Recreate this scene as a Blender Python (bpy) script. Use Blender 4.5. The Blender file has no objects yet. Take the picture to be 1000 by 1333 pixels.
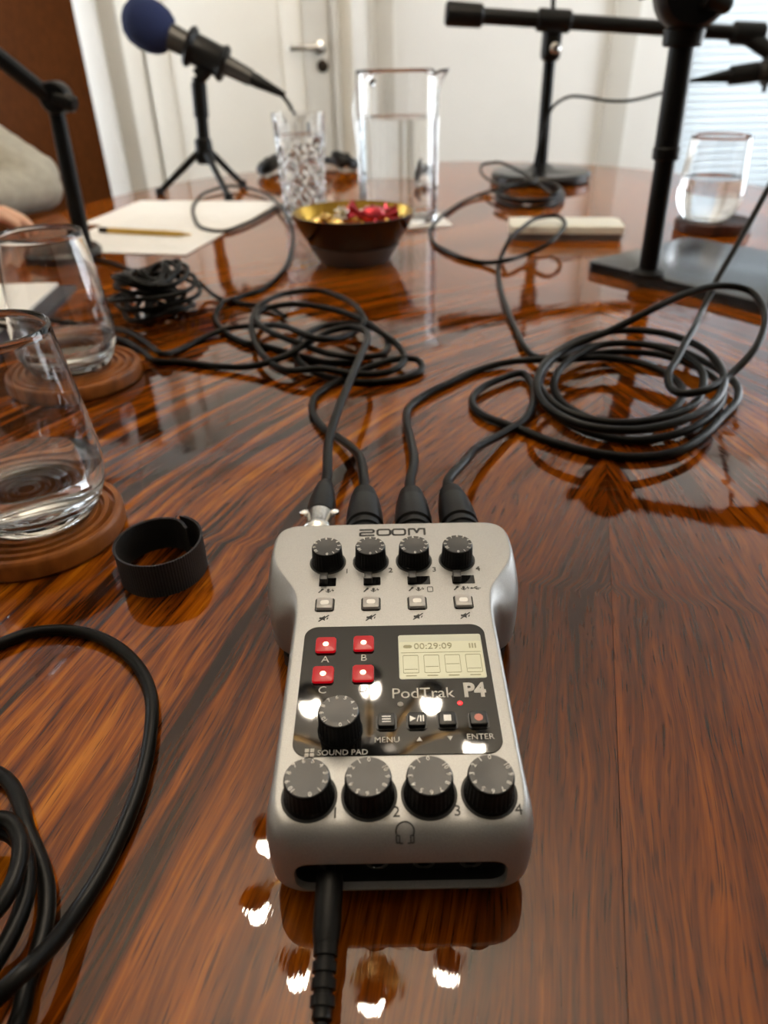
import bpy, bmesh, math, random
from mathutils import Vector, Matrix, Euler, noise

random.seed(7)
scene = bpy.context.scene
C = scene.collection

# ------------------------------------------------------------------ camera, world, exposure
CAM_P, CAM_ROLL, CAM_H = math.radians(32.83), math.radians(1.31), 0.235
cd = bpy.data.cameras.new('camera')
cam = bpy.data.objects.new('camera', cd)
C.objects.link(cam)
cd.sensor_fit = 'VERTICAL'; cd.sensor_height = 36.0; cd.sensor_width = 27.0
cd.lens = 924 * 36.0 / 1333
cd.clip_start = 0.01; cd.clip_end = 60
_c, _s = math.cos(CAM_P), math.sin(CAM_P)
_F = Vector((0, _c, -_s)); _R0 = Vector((1, 0, 0)); _U0 = Vector((0, _s, _c))
_R = math.cos(CAM_ROLL) * _R0 - math.sin(CAM_ROLL) * _U0
_U = math.sin(CAM_ROLL) * _R0 + math.cos(CAM_ROLL) * _U0
cam.matrix_world = Matrix(((_R.x, _U.x, -_F.x, 0), (_R.y, _U.y, -_F.y, 0), (_R.z, _U.z, -_F.z, CAM_H), (0, 0, 0, 1)))
cd.dof.use_dof = True
cd.dof.focus_distance = 0.285
cd.dof.aperture_fstop = 9.5
scene.camera = cam

world = bpy.data.worlds.new('world'); scene.world = world; world.use_nodes = True
bg = world.node_tree.nodes['Background']
bg.inputs['Color'].default_value = (0.90, 0.95, 1.0, 1)
bg.inputs['Strength'].default_value = 10.0

scene.view_settings.view_transform = 'Standard'
scene.view_settings.look = 'None'
scene.view_settings.gamma = 1.0
scene.view_settings.use_curve_mapping = False
scene.view_settings.exposure = 0.0
BULB_STRENGTH = 250.0

# ------------------------------------------------------------------ node helpers / materials
def new_mat(name):
    m = bpy.data.materials.new(name); m.use_nodes = True
    nt = m.node_tree
    return m, nt, nt.nodes['Principled BSDF']

def nd(nt, kind, **kw):
    n = nt.nodes.new(kind)
    for k, v in kw.items():
        if k.startswith('i_'):
            n.inputs[k[2:].replace('_', ' ')].default_value = v
        else:
            setattr(n, k, v)
    return n

def mth(nt, op, a, b=None, c=None):
    n = nt.nodes.new('ShaderNodeMath'); n.operation = op
    for i, v in enumerate((a, b, c)):
        if v is None: continue
        if isinstance(v, (int, float)): n.inputs[i].default_value = v
        else: nt.links.new(v, n.inputs[i])
    return n.outputs[0]

def srgb(r, g, b):
    f = lambda v: (v / 255 / 12.92) if v / 255 <= 0.04045 else ((v / 255 + 0.055) / 1.055) ** 2.4
    return (f(r), f(g), f(b), 1)

def ramp(nt, fac, stops, interp='LINEAR'):
    n = nt.nodes.new('ShaderNodeValToRGB'); n.color_ramp.interpolation = interp
    el = n.color_ramp.elements
    while len(el) < len(stops): el.new(0.5)
    for e, (p, col) in zip(el, stops): e.position = p; e.color = col
    if fac is not None: nt.links.new(fac, n.inputs['Fac'])
    return n.outputs['Color']

def simple(name, col, rough=0.5, metal=0.0, var=0.06, scale=40.0, bump=0.0, bscale=300.0, **kw):
    """principled with a little procedural colour variation and fine relief"""
    m, nt, p = new_mat(name)
    tc = nd(nt, 'ShaderNodeTexCoord')
    nz = nd(nt, 'ShaderNodeTexNoise'); nz.inputs['Scale'].default_value = scale; nz.inputs['Detail'].default_value = 3
    nt.links.new(tc.outputs['Object'], nz.inputs['Vector'])
    lo = tuple(max(0, c * (1 - var)) for c in col[:3]) + (1,)
    hi = tuple(min(1, c * (1 + var)) for c in col[:3]) + (1,)
    nt.links.new(ramp(nt, nz.outputs['Fac'], [(0.3, lo), (0.7, hi)]), p.inputs['Base Color'])
    p.inputs['Roughness'].default_value = rough; p.inputs['Metallic'].default_value = metal
    if bump:
        n2 = nd(nt, 'ShaderNodeTexNoise'); n2.inputs['Scale'].default_value = bscale; n2.inputs['Detail'].default_value = 2
        nt.links.new(tc.outputs['Object'], n2.inputs['Vector'])
        b = nd(nt, 'ShaderNodeBump'); b.inputs['Strength'].default_value = bump; b.inputs['Distance'].default_value = 0.001
        nt.links.new(n2.outputs['Fac'], b.inputs['Height']); nt.links.new(b.outputs['Normal'], p.inputs['Normal'])
    for k, v in kw.items(): p.inputs[k.replace('_', ' ')].default_value = v
    return m

def glow(name, col, strength, base=None):
    m, nt, p = new_mat(name)
    p.inputs['Base Color'].default_value = base or col
    p.inputs['Emission Color'].default_value = col
    p.inputs['Emission Strength'].default_value = strength
    p.inputs['Roughness'].default_value = 0.3
    return m

def glassy(name, col=(1, 1, 1, 1), ior=1.45, rough=0.0):
    m, nt, p = new_mat(name)
    p.inputs['Base Color'].default_value = col
    p.inputs['Transmission Weight'].default_value = 1.0
    p.inputs['IOR'].default_value = ior
    p.inputs['Roughness'].default_value = rough
    return m

# seam of the two veneer sheets: a line on the table top
SEAM_P = Vector(((0.0667, 0.0906))); SEAM_Q = Vector(((0.1463, 0.4012)))
SEAM_D = (SEAM_Q - SEAM_P).normalized(); SEAM_N = Vector((SEAM_D.y, -SEAM_D.x))

def wood_table():
    """glossy book-matched rosewood veneer, mirrored about the seam"""
    m, nt, p = new_mat('rosewood_veneer')
    L = nt.links.new
    tc = nd(nt, 'ShaderNodeTexCoord'); sep = nd(nt, 'ShaderNodeSeparateXYZ'); L(tc.outputs['Object'], sep.inputs[0])
    x = mth(nt, 'SUBTRACT', sep.outputs['X'], SEAM_P.x); y = mth(nt, 'SUBTRACT', sep.outputs['Y'], SEAM_P.y)
    s = mth(nt, 'ADD', mth(nt, 'MULTIPLY', x, SEAM_N.x), mth(nt, 'MULTIPLY', y, SEAM_N.y))
    t = mth(nt, 'ADD', mth(nt, 'MULTIPLY', x, SEAM_D.x), mth(nt, 'MULTIPLY', y, SEAM_D.y))
    a = mth(nt, 'ABSOLUTE', s)
    side = mth(nt, 'GREATER_THAN', s, 0.0)
    # the figure bends away from the seam further up the table
    t2 = mth(nt, 'MAXIMUM', mth(nt, 'SUBTRACT', t, 0.12), 0.0)
    k = mth(nt, 'MULTIPLY', mth(nt, 'POWER', t2, 2.0), 0.85)
    k = mth(nt, 'MINIMUM', k, mth(nt, 'ADD', mth(nt, 'MULTIPLY', t2, 0.65), -0.05))
    k = mth(nt, 'MAXIMUM', k, 0.0)
    u = mth(nt, 'ADD', a, k)
    def vec(us, ts, off=0.0):
        c = nd(nt, 'ShaderNodeCombineXYZ')
        L(mth(nt, 'MULTIPLY', u, us), c.inputs[0]); L(mth(nt, 'MULTIPLY', t, ts), c.inputs[1])
        L(mth(nt, 'ADD', mth(nt, 'MULTIPLY', side, 0.15), off), c.inputs[2])
        return c.outputs[0]
    def nz(v, scale=1.0, detail=3.0, rough=0.55, dist=0.0):
        n = nd(nt, 'ShaderNodeTexNoise'); n.inputs['Scale'].default_value = scale; n.inputs['Detail'].default_value = detail
        n.inputs['Roughness'].default_value = rough; n.inputs['Distortion'].default_value = dist
        L(v, n.inputs['Vector']); return n.outputs['Fac']
    wob = nz(vec(13, 3.5, 3.1), 1.0, 2.5)
    u0 = u
    u = mth(nt, 'ADD', u0, mth(nt, 'MULTIPLY', mth(nt, 'SUBTRACT', wob, 0.5), 0.040))
    stripes = nz(vec(58, 3.6), 1.0, 4.5, 0.66, 0.7)
    fine = nz(vec(240, 9, 1.7), 1.0, 3, 0.6, 0.2)
    broad = nz(vec(11, 2.0, 5.2), 1.0, 2)
    # contrast of the figure: plain close to the seam near the camera end, bold away from it
    def smooth(v, lo, hi, o0=0.0, o1=1.0):
        q = nd(nt, 'ShaderNodeMapRange'); q.interpolation_type = 'SMOOTHSTEP'; L(v, q.inputs['Value'])
        for key, val in zip(('From Min', 'From Max', 'To Min', 'To Max'), (lo, hi, o0, o1)): q.inputs[key].default_value = val
        return q.outputs[0]
    near = mth(nt, 'MAXIMUM', smooth(a, 0.10, 0.20, 0.20, 1.0), smooth(t, 0.22, 0.36, 0.0, 0.6))
    conv = mth(nt, 'MULTIPLY', near, smooth(t, 0.48, 0.80, 1.0, 0.22))
    con = nd(nt, 'ShaderNodeMapRange'); con.interpolation_type = 'SMOOTHSTEP'
    L(u0, con.inputs['Value']); con.inputs['From Min'].default_value = 0.10; con.inputs['From Max'].default_value = 0.20
    con.inputs['To Min'].default_value = 0.20; con.inputs['To Max'].default_value = 1.0
    med = nz(vec(150, 5, 7.7), 1.0, 3, 0.6, 0.3)
    st = mth(nt, 'ADD', mth(nt, 'ADD', mth(nt, 'MULTIPLY', stripes, 0.62), mth(nt, 'MULTIPLY', med, 0.30)), mth(nt, 'MULTIPLY', fine, 0.12))
    st = mth(nt, 'SUBTRACT', st, 0.036)
    st = mth(nt, 'ADD', mth(nt, 'MULTIPLY', mth(nt, 'SUBTRACT', st, 0.5), conv), mth(nt, 'ADD', smooth(t, 0.45, 0.85, 0.0, 0.045), 0.52))
    st = mth(nt, 'ADD', st, mth(nt, 'MULTIPLY', mth(nt, 'SUBTRACT', broad, 0.5), 0.20))
    st = mth(nt, 'ADD', st, mth(nt, 'MULTIPLY', mth(nt, 'SUBTRACT', nz(vec(420, 16, 6.1), 1.0, 3, 0.65), 0.5), 0.16))
    col = ramp(nt, st, [(0.385, srgb(*WOOD_D)), (0.45, srgb(*WOOD_DM)), (0.505, srgb(*WOOD_M)), (0.57, srgb(*WOOD_L)), (0.66, srgb(*WOOD_LL))])
    # dark pores along the grain
    pore = nz(vec(1150, 48, 9.0), 1.0, 1.5)
    pm = nd(nt, 'ShaderNodeMapRange'); L(pore, pm.inputs['Value']); pm.inputs['From Min'].default_value = 0.57; pm.inputs['From Max'].default_value = 0.68
    mix = nd(nt, 'ShaderNodeMixRGB'); mix.blend_type = 'MULTIPLY'
    L(mth(nt, 'MULTIPLY', pm.outputs[0], 0.72), mix.inputs['Fac']); L(col, mix.inputs['Color1']); mix.inputs['Color2'].default_value = (0.12, 0.07, 0.04, 1)
    L(mix.outputs[0], p.inputs['Base Color'])
    p.inputs['Roughness'].default_value = 0.5
    p.inputs['Specular IOR Level'].default_value = 0.0
    p.inputs['Coat Weight'].default_value = 1.0; p.inputs['Coat Roughness'].default_value = 0.015; p.inputs['Coat IOR'].default_value = 1.50
    # slight waviness of the lacquer
    w1 = nz(vec(60, 25, 2.0), 1.0, 2)
    w2 = nz(vec(900, 120, 4.0), 1.0, 1)
    hgt = mth(nt, 'ADD', w1, mth(nt, 'MULTIPLY', w2, 0.05))
    b = nd(nt, 'ShaderNodeBump'); b.inputs['Strength'].default_value = 0.55; b.inputs['Distance'].default_value = 0.0002
    L(hgt, b.inputs['Height']); L(b.outputs['Normal'], p.inputs['Coat Normal'])
    return m

WOOD_D, WOOD_DM, WOOD_M, WOOD_L, WOOD_LL = (15, 8, 4), (42, 19, 5), (92, 41, 4), (140, 72, 6), (184, 110, 20)

def wood_rings(name, dark, light, rough=0.5, spec=0.4):
    m, nt, p = new_mat(name); L = nt.links.new
    tc = nd(nt, 'ShaderNodeTexCoord'); mp = nd(nt, 'ShaderNodeMapping'); mp.inputs['Scale'].default_value = (90, 14, 40)
    L(tc.outputs['Object'], mp.inputs[0])
    n = nd(nt, 'ShaderNodeTexNoise'); n.inputs['Scale'].default_value = 1.0; n.inputs['Detail'].default_value = 4; n.inputs['Distortion'].default_value = 0.4
    L(mp.outputs[0], n.inputs['Vector'])
    L(ramp(nt, n.outputs['Fac'], [(0.3, srgb(*dark)), (0.7, srgb(*light))]), p.inputs['Base Color'])
    p.inputs['Roughness'].default_value = rough; p.inputs['Specular IOR Level'].default_value = spec
    return m

def strap_mat():
    m, nt, p = new_mat('woven_strap'); L = nt.links.new
    uv = nd(nt, 'ShaderNodeTexCoord'); sep = nd(nt, 'ShaderNodeSeparateXYZ'); L(uv.outputs['UV'], sep.inputs[0])
    sx = mth(nt, 'SINE', mth(nt, 'MULTIPLY', sep.outputs['X'], 4200.0))
    sy = mth(nt, 'SINE', mth(nt, 'ADD', mth(nt, 'MULTIPLY', sep.outputs['Y'], 130.0), mth(nt, 'MULTIPLY', sep.outputs['X'], 1200.0)))
    h = mth(nt, 'ADD', mth(nt, 'MULTIPLY', sx, 0.5), mth(nt, 'MULTIPLY', sy, 0.5))
    L(ramp(nt, mth(nt, 'ADD', mth(nt, 'MULTIPLY', h, 0.5), 0.5), [(0.2, (0.006, 0.006, 0.006, 1)), (0.9, (0.055, 0.055, 0.056, 1))]), p.inputs['Base Color'])
    b = nd(nt, 'ShaderNodeBump'); b.inputs['Strength'].default_value = 0.6; b.inputs['Distance'].default_value = 0.0004
    L(h, b.inputs['Height']); L(b.outputs['Normal'], p.inputs['Normal'])
    p.inputs['Roughness'].default_value = 0.55; p.inputs['Specular IOR Level'].default_value = 0.25
    return m

def crystal_mat():
    m = glassy('cut_crystal', (1, 1, 1, 1), 1.52)
    return m

def slat_mat():
    m, nt, p = new_mat('blind_slat'); L = nt.links.new
    p.inputs['Base Color'].default_value = (0.56, 0.61, 0.64, 1); p.inputs['Roughness'].default_value = 0.6
    tr = nd(nt, 'ShaderNodeBsdfTranslucent'); tr.inputs['Color'].default_value = (0.85, 0.9, 0.95, 1)
    mx = nd(nt, 'ShaderNodeMixShader'); mx.inputs[0].default_value = 0.03
    out = nt.nodes['Material Output']
    L(p.outputs[0], mx.inputs[1]); L(tr.outputs[0], mx.inputs[2]); L(mx.outputs[0], out.inputs['Surface'])
    return m

M = {}
M['wood'] = wood_table()
M['table_edge'] = wood_rings('table_edge_wood', (40, 20, 10), (90, 48, 20), 0.2)
M['silver'] = simple('silver_paint', (0.335, 0.333, 0.325, 1), 0.42, 0.55, 0.10, 2600, 0.12, 2500)
M['black_gloss'] = simple('black_gloss_panel', (0.006, 0.006, 0.0062, 1), 0.03, 0, 0.02, 50, Specular_IOR_Level=0.50)
M['black_plastic'] = simple('black_plastic', (0.005, 0.005, 0.005, 1), 0.42, 0, 0.1, 200, 0.05, 900)
M['knob'] = simple('knob_rubber', (0.004, 0.004, 0.004, 1), 0.5, 0, 0.1, 300, 0.05, 1200, Specular_IOR_Level=0.15)
M['knob_top'] = simple('knob_cap', (0.016, 0.0155, 0.015, 1), 0.38, 0.0, 0.1, 300, 0.03, 1200)
M['dark_print'] = simple('dark_print', (0.016, 0.016, 0.016, 1), 0.6, 0, 0.02)
M['light_print'] = simple('light_print', (0.52, 0.50, 0.46, 1), 0.6, 0, 0.02)
M['numeral_print'] = simple('numeral_print', (0.78, 0.76, 0.72, 1), 0.6, 0, 0.02)
M['white_print'] = simple('white_print', (0.85, 0.84, 0.80, 1), 0.5, 0, 0.02)
M['red_print'] = simple('red_print', (0.55, 0.18, 0.13, 1), 0.5, 0, 0.02)
M['pad_red'] = glow('lit_red_pad', (0.72, 0.002, 0.010, 1), 0.55, (0.10, 0.002, 0.004, 1))
M['pad_led'] = glow('pad_led', (1.0, 0.72, 0.42, 1), 4.0)
M['rec_led'] = glow('record_led', (1.0, 0.01, 0.02, 1), 1.1)
M['off_led'] = simple('unlit_led', (0.22, 0.20, 0.17, 1), 0.4)
M['clear_button'] = simple('translucent_button', (0.42, 0.40, 0.38, 1), 0.22, 0, 0.05, 100)
M['clear_highlight'] = simple('button_highlight', (0.80, 0.78, 0.74, 1), 0.3, 0, 0.03, 100)  # pale tone stands in for the highlight on each mute button
M['lcd'] = glow('lcd_backlight', (0.62, 0.58, 0.36, 1), 0.50, (0.30, 0.29, 0.2, 1))
M['lcd_edge'] = glow('lcd_edge', (0.50, 0.47, 0.33, 1), 0.45, (0.3, 0.3, 0.22, 1))
M['lcd_print'] = simple('lcd_ink', (0.33, 0.31, 0.18, 1), 0.6, 0, 0.02)
M['cord'] = simple('cable_rubber', (0.0030, 0.0030, 0.0027, 1), 0.36, 0, 0.12, 120, 0.03, 1500, Specular_IOR_Level=0.16)
M['xlr_black'] = simple('connector_black', (0.0045, 0.0045, 0.0045, 1), 0.38, 0, 0.1, 120, 0.06, 1200, Specular_IOR_Level=0.20)
M['chrome'] = simple('nickel', (0.72, 0.71, 0.68, 1), 0.22, 1.0, 0.05, 200)
M['bright_chrome'] = simple('chrome', (0.85, 0.85, 0.84, 1), 0.10, 1.0, 0.03, 200)
M['stand'] = simple('stand_black', (0.0025, 0.0025, 0.0025, 1), 0.40, 0.0, 0.1, 60, 0.04, 700, Specular_IOR_Level=0.22)
M['stand_base'] = simple('stand_base_black', (0.006, 0.006, 0.007, 1), 0.24, 0.0, 0.1, 60, 0.03, 900)
M['mic_body'] = simple('mic_body_grey', (0.045, 0.043, 0.040, 1), 0.38, 0.4, 0.08, 90)
M['foam'] = simple('blue_foam', (0.004, 0.012, 0.062, 1), 0.95, 0, 0.2, 500, 0.8, 900)
M['glass'] = glassy('clear_glass', (1, 1, 1, 1), 1.46)
M['water'] = glassy('water', (0.985, 0.995, 1, 1), 1.33)
M['crystal'] = crystal_mat()
M['coaster'] = wood_rings('coaster_wood', (100, 54, 18), (168, 100, 42), 0.42)
M['coaster_dark'] = wood_rings('dark_coaster_wood', (46, 22, 12), (80, 40, 22), 0.4)
M['paper'] = simple('white_paper', (0.90, 0.90, 0.89, 1), 0.8, 0, 0.015, 30)
M['ink'] = simple('faint_ink', (0.50, 0.50, 0.50, 1), 0.8, 0, 0.02)
M['folder'] = simple('navy_folder', (0.016, 0.018, 0.032, 1), 0.4, 0, 0.1, 60)
M['gold_pen'] = simple('gold_metal', (0.62, 0.40, 0.10, 1), 0.28, 1.0, 0.06, 60)
M['bowl_out'] = simple('bowl_dark_glaze', (0.020, 0.006, 0.003, 1), 0.12, 0.1, 0.3, 40)
M['bowl_foot'] = simple('bowl_grey_foot', (0.16, 0.15, 0.15, 1), 0.45, 0.1, 0.1, 50)
M['bowl_in'] = simple('bowl_gold_inside', (0.40, 0.24, 0.035, 1), 0.25, 0.9, 0.15, 40)
M['foil_gold'] = simple('gold_foil', (0.85, 0.60, 0.22, 1), 0.16, 1.0, 0.1, 200, 0.6, 160)
M['foil_red'] = simple('red_foil', (0.55, 0.05, 0.07, 1), 0.2, 0.8, 0.2, 200, 0.6, 160)
M['foil_silver'] = simple('pale_foil', (0.85, 0.82, 0.74, 1), 0.15, 1.0, 0.05, 200, 0.6, 160)
M['white_plastic'] = simple('white_plastic', (0.80, 0.79, 0.70, 1), 0.4, 0, 0.02, 40)
M['strap'] = strap_mat()
M['strap_in'] = simple('strap_loops', (0.004, 0.004, 0.004, 1), 0.9, 0, 0.3, 900, 0.6, 1800)
M['wall'] = simple('wall_paint', (0.86, 0.84, 0.80, 1), 0.75, 0, 0.012, 6, 0.02, 200)
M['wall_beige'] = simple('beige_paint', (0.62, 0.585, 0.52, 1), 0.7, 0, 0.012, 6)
M['trim'] = simple('white_trim', (0.86, 0.845, 0.81, 1), 0.45, 0, 0.01, 6)
M['door'] = simple('door_paint', (0.86, 0.82, 0.74, 1), 0.5, 0, 0.012, 6)
M['ceiling'] = simple('ceiling_paint', (0.90, 0.85, 0.75, 1), 0.85, 0, 0.01, 5)
M['dark_wall'] = simple('fill_cutting_dark', (0.045, 0.045, 0.048, 1), 0.8, 0, 0.05, 8)  # dark tone picked to cut fill light from behind the camera
M['carpet'] = simple('floor_carpet', (0.20, 0.17, 0.14, 1), 0.95, 0, 0.15, 300, 0.5, 500)
M['brown_door'] = wood_rings('brown_door_wood', (70, 35, 8), (84, 43, 12), 0.6, 0.08)
M['slat'] = slat_mat()
M['brass'] = simple('aged_brass', (0.50, 0.30, 0.09, 1), 0.3, 1.0, 0.1, 60)
M['dark_bronze'] = simple('dark_bronze', (0.03, 0.02, 0.012, 1), 0.35, 0.6, 0.1, 60)
M['bulb'] = glow('lit_bulb', (1.0, 0.87, 0.70, 1), BULB_STRENGTH)
M['skin'] = simple('skin', (0.62, 0.36, 0.24, 1), 0.5, 0, 0.05, 30, Subsurface_Weight=0.08)
M['sweater'] = simple('grey_knit', (0.31, 0.295, 0.25, 1), 0.9, 0, 0.12, 60, 0.5, 250)
M['trousers'] = simple('dark_cloth', (0.03, 0.03, 0.04, 1), 0.9, 0, 0.1, 60)
M['hair'] = simple('brown_hair', (0.05, 0.03, 0.018, 1), 0.6, 0, 0.3, 200, 0.5, 300)
M['chair'] = simple('chair_leather', (0.03, 0.022, 0.018, 1), 0.5, 0, 0.1, 60)
M['seam'] = simple('seam_filler', (0.02, 0.011, 0.006, 1), 0.6)

# ------------------------------------------------------------------ mesh helpers
def link(name, me, mat=None, parent=None):
    o = bpy.data.objects.new(name, me); C.objects.link(o)
    if mat is not None and me is not None and not me.materials: me.materials.append(mat)
    if parent is not None: o.parent = parent
    return o

def from_bm(name, bm, mat, parent=None, smooth=True, angle=40):
    bmesh.ops.recalc_face_normals(bm, faces=bm.faces)
    me = bpy.data.meshes.new(name); bm.to_mesh(me); bm.free()
    if smooth:
        me.polygons.foreach_set('use_smooth', [True] * len(me.polygons))
        if angle < 179: me.set_sharp_from_angle(angle=math.radians(angle))
    return link(name, me, mat, parent)

def thing(name, label, cat, loc=(0, 0, 0), rotz=0.0, group=None):
    o = bpy.data.objects.new(name, None); C.objects.link(o)
    o.empty_display_size = 0.02
    o.location = loc; o.rotation_euler = (0, 0, rotz)
    o['label'] = label; o['category'] = cat
    if group: o['group'] = group
    return o

def tag(o, label, cat, group=None):
    o['label'] = label; o['category'] = cat
    if group: o['group'] = group
    return o

def structure(o):
    o['kind'] = 'structure'; return o

def dup(root, loc, rotz=0.0, label=None):
    def cp(o, par):
        c = o.copy(); C.objects.link(c); c.parent = par
        for ch in o.children: cp(ch, c)
        return c
    r = cp(root, None); r.location = loc; r.rotation_euler = (0, 0, rotz)
    if label: r['label'] = label
    return r

def bm_box(bm, c, size, mat=None, bevel=0.0, seg=2):
    r = bmesh.ops.create_cube(bm, size=1.0)
    vs = r['verts']
    bmesh.ops.scale(bm, vec=size, verts=vs)
    if bevel > 0:
        es = list({e for v in vs for e in v.link_edges})
        rb = bmesh.ops.bevel(bm, geom=es, offset=bevel, segments=seg, affect='EDGES', profile=0.5)
        vs = list({v for f in rb['faces'] for v in f.verts} | {v for v in vs if v.is_valid})
    if mat is not None: bmesh.ops.transform(bm, matrix=mat, verts=vs)
    bmesh.ops.translate(bm, vec=c, verts=vs)
    return vs

def box(name, c, size, mat, parent=None, bevel=0.0, rotz=0.0, seg=2):
    bm = bmesh.new(); bm_box(bm, (0, 0, 0), size, None, bevel, seg)
    o = from_bm(name, bm, mat, parent)
    o.location = c; o.rotation_euler = (0, 0, rotz)
    return o

def bm_lathe(bm, prof, n=48, rot=None, loc=(0, 0, 0), radial=None):
    """profile [(r,z)] about z; radial(ang, r, z) -> r"""
    rings = []; new = []
    for r, z in prof:
        if r < 1e-7:
            v = bm.verts.new((0, 0, z)); rings.append([v]); new.append(v)
        else:
            ring = []
            for i in range(n):
                a = 2 * math.pi * i / n
                rr = radial(a, r, z) if radial else r
                v = bm.verts.new((rr * math.cos(a), rr * math.sin(a), z)); ring.append(v); new.append(v)
            rings.append(ring)
    for A, B in zip(rings, rings[1:]):
        if len(A) == 1 and len(B) == 1: continue
        for i in range(n):
            j = (i + 1) % n
            if len(A) == 1: bm.faces.new((A[0], B[j], B[i]))
            elif len(B) == 1: bm.faces.new((A[i], A[j], B[0]))
            else: bm.faces.new((A[i], A[j], B[j], B[i]))
    if rot is not None: bmesh.ops.transform(bm, matrix=rot.to_4x4(), verts=new)
    bmesh.ops.translate(bm, vec=loc, verts=new)
    return new

def lathe(name, prof, mat, parent=None, n=48, loc=(0, 0, 0), rot=None, angle=40, radial=None):
    bm = bmesh.new(); bm_lathe(bm, prof, n, rot, (0, 0, 0), radial)
    o = from_bm(name, bm, mat, parent, True, angle); o.location = loc
    return o

def catmull(pts, step=0.004):
    P = [Vector(p) for p in pts]
    if len(P) < 3: return P
    P = [P[0] * 2 - P[1]] + P + [P[-1] * 2 - P[-2]]
    out = []
    for i in range(1, len(P) - 2):
        p0, p1, p2, p3 = P[i - 1], P[i], P[i + 1], P[i + 2]
        # centripetal parameterisation keeps the loops smooth
        t0 = 0.0
        t1 = t0 + max((p1 - p0).length, 1e-6) ** 0.5
        t2 = t1 + max((p2 - p1).length, 1e-6) ** 0.5
        t3 = t2 + max((p3 - p2).length, 1e-6) ** 0.5
        n = max(2, int((p2 - p1).length / step))
        for k in range(n):
            t = t1 + (t2 - t1) * k / n
            A1 = p0 * ((t1 - t) / (t1 - t0)) + p1 * ((t - t0) / (t1 - t0))
            A2 = p1 * ((t2 - t) / (t2 - t1)) + p2 * ((t - t1) / (t2 - t1))
            A3 = p2 * ((t3 - t) / (t3 - t2)) + p3 * ((t - t2) / (t3 - t2))
            B1 = A1 * ((t2 - t) / (t2 - t0)) + A2 * ((t - t0) / (t2 - t0))
            B2 = A2 * ((t3 - t) / (t3 - t1)) + A3 * ((t - t1) / (t3 - t1))
            out.append(B1 * ((t2 - t) / (t2 - t1)) + B2 * ((t - t1) / (t2 - t1)))
    out.append(P[-2].copy())
    return out

def bm_tube(bm, path, rad, n=10, caps=True):
    """sweep with parallel transport; rad: number or list"""
    P = [Vector(p) for p in path]
    N = len(P); R = rad if isinstance(rad, (list, tuple)) else [rad] * N
    T = []
    for i in range(N):
        d = P[min(i + 1, N - 1)] - P[max(i - 1, 0)]
        T.append(d.normalized() if d.length > 1e-9 else Vector((0, 0, 1)))
    ref = Vector((0, 0, 1)) if abs(T[0].z) < 0.9 else Vector((1, 0, 0))
    u = T[0].cross(ref).normalized()
    rings = []; new = []
    for i in range(N):
        if i > 0:
            ax = T[i - 1].cross(T[i])
            if ax.length > 1e-8:
                ang = T[i - 1].angle(T[i]); u = Matrix.Rotation(ang, 3, ax.normalized()) @ u
        u = (u - T[i] * u.dot(T[i])).normalized(); w = T[i].cross(u)
        ring = [bm.verts.new(P[i] + (u * math.cos(2 * math.pi * k / n) + w * math.sin(2 * math.pi * k / n)) * R[i]) for k in range(n)]
        rings.append(ring); new += ring
    for A, B in zip(rings, rings[1:]):
        for k in range(n): bm.faces.new((A[k], A[(k + 1) % n], B[(k + 1) % n], B[k]))
    if caps:
        bm.faces.new(rings[0][::-1]); bm.faces.new(rings[-1])
    return new

def tube(name, path, rad, mat, parent=None, n=12, angle=50):
    bm = bmesh.new(); bm_tube(bm, path, rad, n)
    return from_bm(name, bm, mat, parent, True, angle)

def cord(name, pts, rad, mat, parent=None, n=12, step=0.004):
    return tube(name, catmull(pts, step), rad, mat, parent, n)

def axis_rot(d):
    """rotation taking +Z to direction d"""
    return Vector((0, 0, 1)).rotation_difference(Vector(d).normalized()).to_matrix()

def lathe_along(name, p0, d, prof, mat, parent=None, n=28, angle=40, radial=None):
    """lathe whose axis starts at p0 and runs along d; profile [(r, s)]"""
    return lathe(name, prof, mat, parent, n, p0, axis_rot(d), angle, radial)

def rrect(w, h, r, n=5):
    pts = []
    for cx, cy, a0 in ((w / 2 - r, h / 2 - r, 0), (-w / 2 + r, h / 2 - r, 90), (-w / 2 + r, -h / 2 + r, 180), (w / 2 - r, -h / 2 + r, 270)):
        for i in range(n + 1):
            a = math.radians(a0 + 90 * i / n); pts.append((cx + r * math.cos(a), cy + r * math.sin(a)))
    return pts

def bm_prism(bm, pts, z0, z1, bevel=0.0, off=(0, 0)):
    """closed polygon extruded z0..z1, optional small chamfer on top"""
    cx = sum(p[0] for p in pts) / len(pts); cy = sum(p[1] for p in pts) / len(pts)
    lv = [(z0, 0.0), (z1 - bevel, 0.0)] + ([(z1 - bevel * 0.3, bevel * 0.3), (z1, bevel)] if bevel > 0 else [])
    if bevel == 0: lv = [(z0, 0.0), (z1, 0.0)]
    rings = []
    for z, ins in lv:
        ring = []
        for x, y in pts:
            dx, dy = x - cx, y - cy; l = math.hypot(dx, dy) or 1
            ring.append(bm.verts.new((x - dx / l * ins + off[0], y - dy / l * ins + off[1], z)))
        rings.append(ring)
    n = len(pts)
    for A, B in zip(rings, rings[1:]):
        for k in range(n): bm.faces.new((A[k], A[(k + 1) % n], B[(k + 1) % n], B[k]))
    bm.faces.new(rings[0][::-1]); bm.faces.new(rings[-1])
    return [v for r in rings for v in r]

def prism(name, pts, z0, z1, mat, parent=None, bevel=0.0, angle=35):
    bm = bmesh.new(); bm_prism(bm, pts, z0, z1, bevel)
    return from_bm(name, bm, mat, parent, True, angle)

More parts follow.
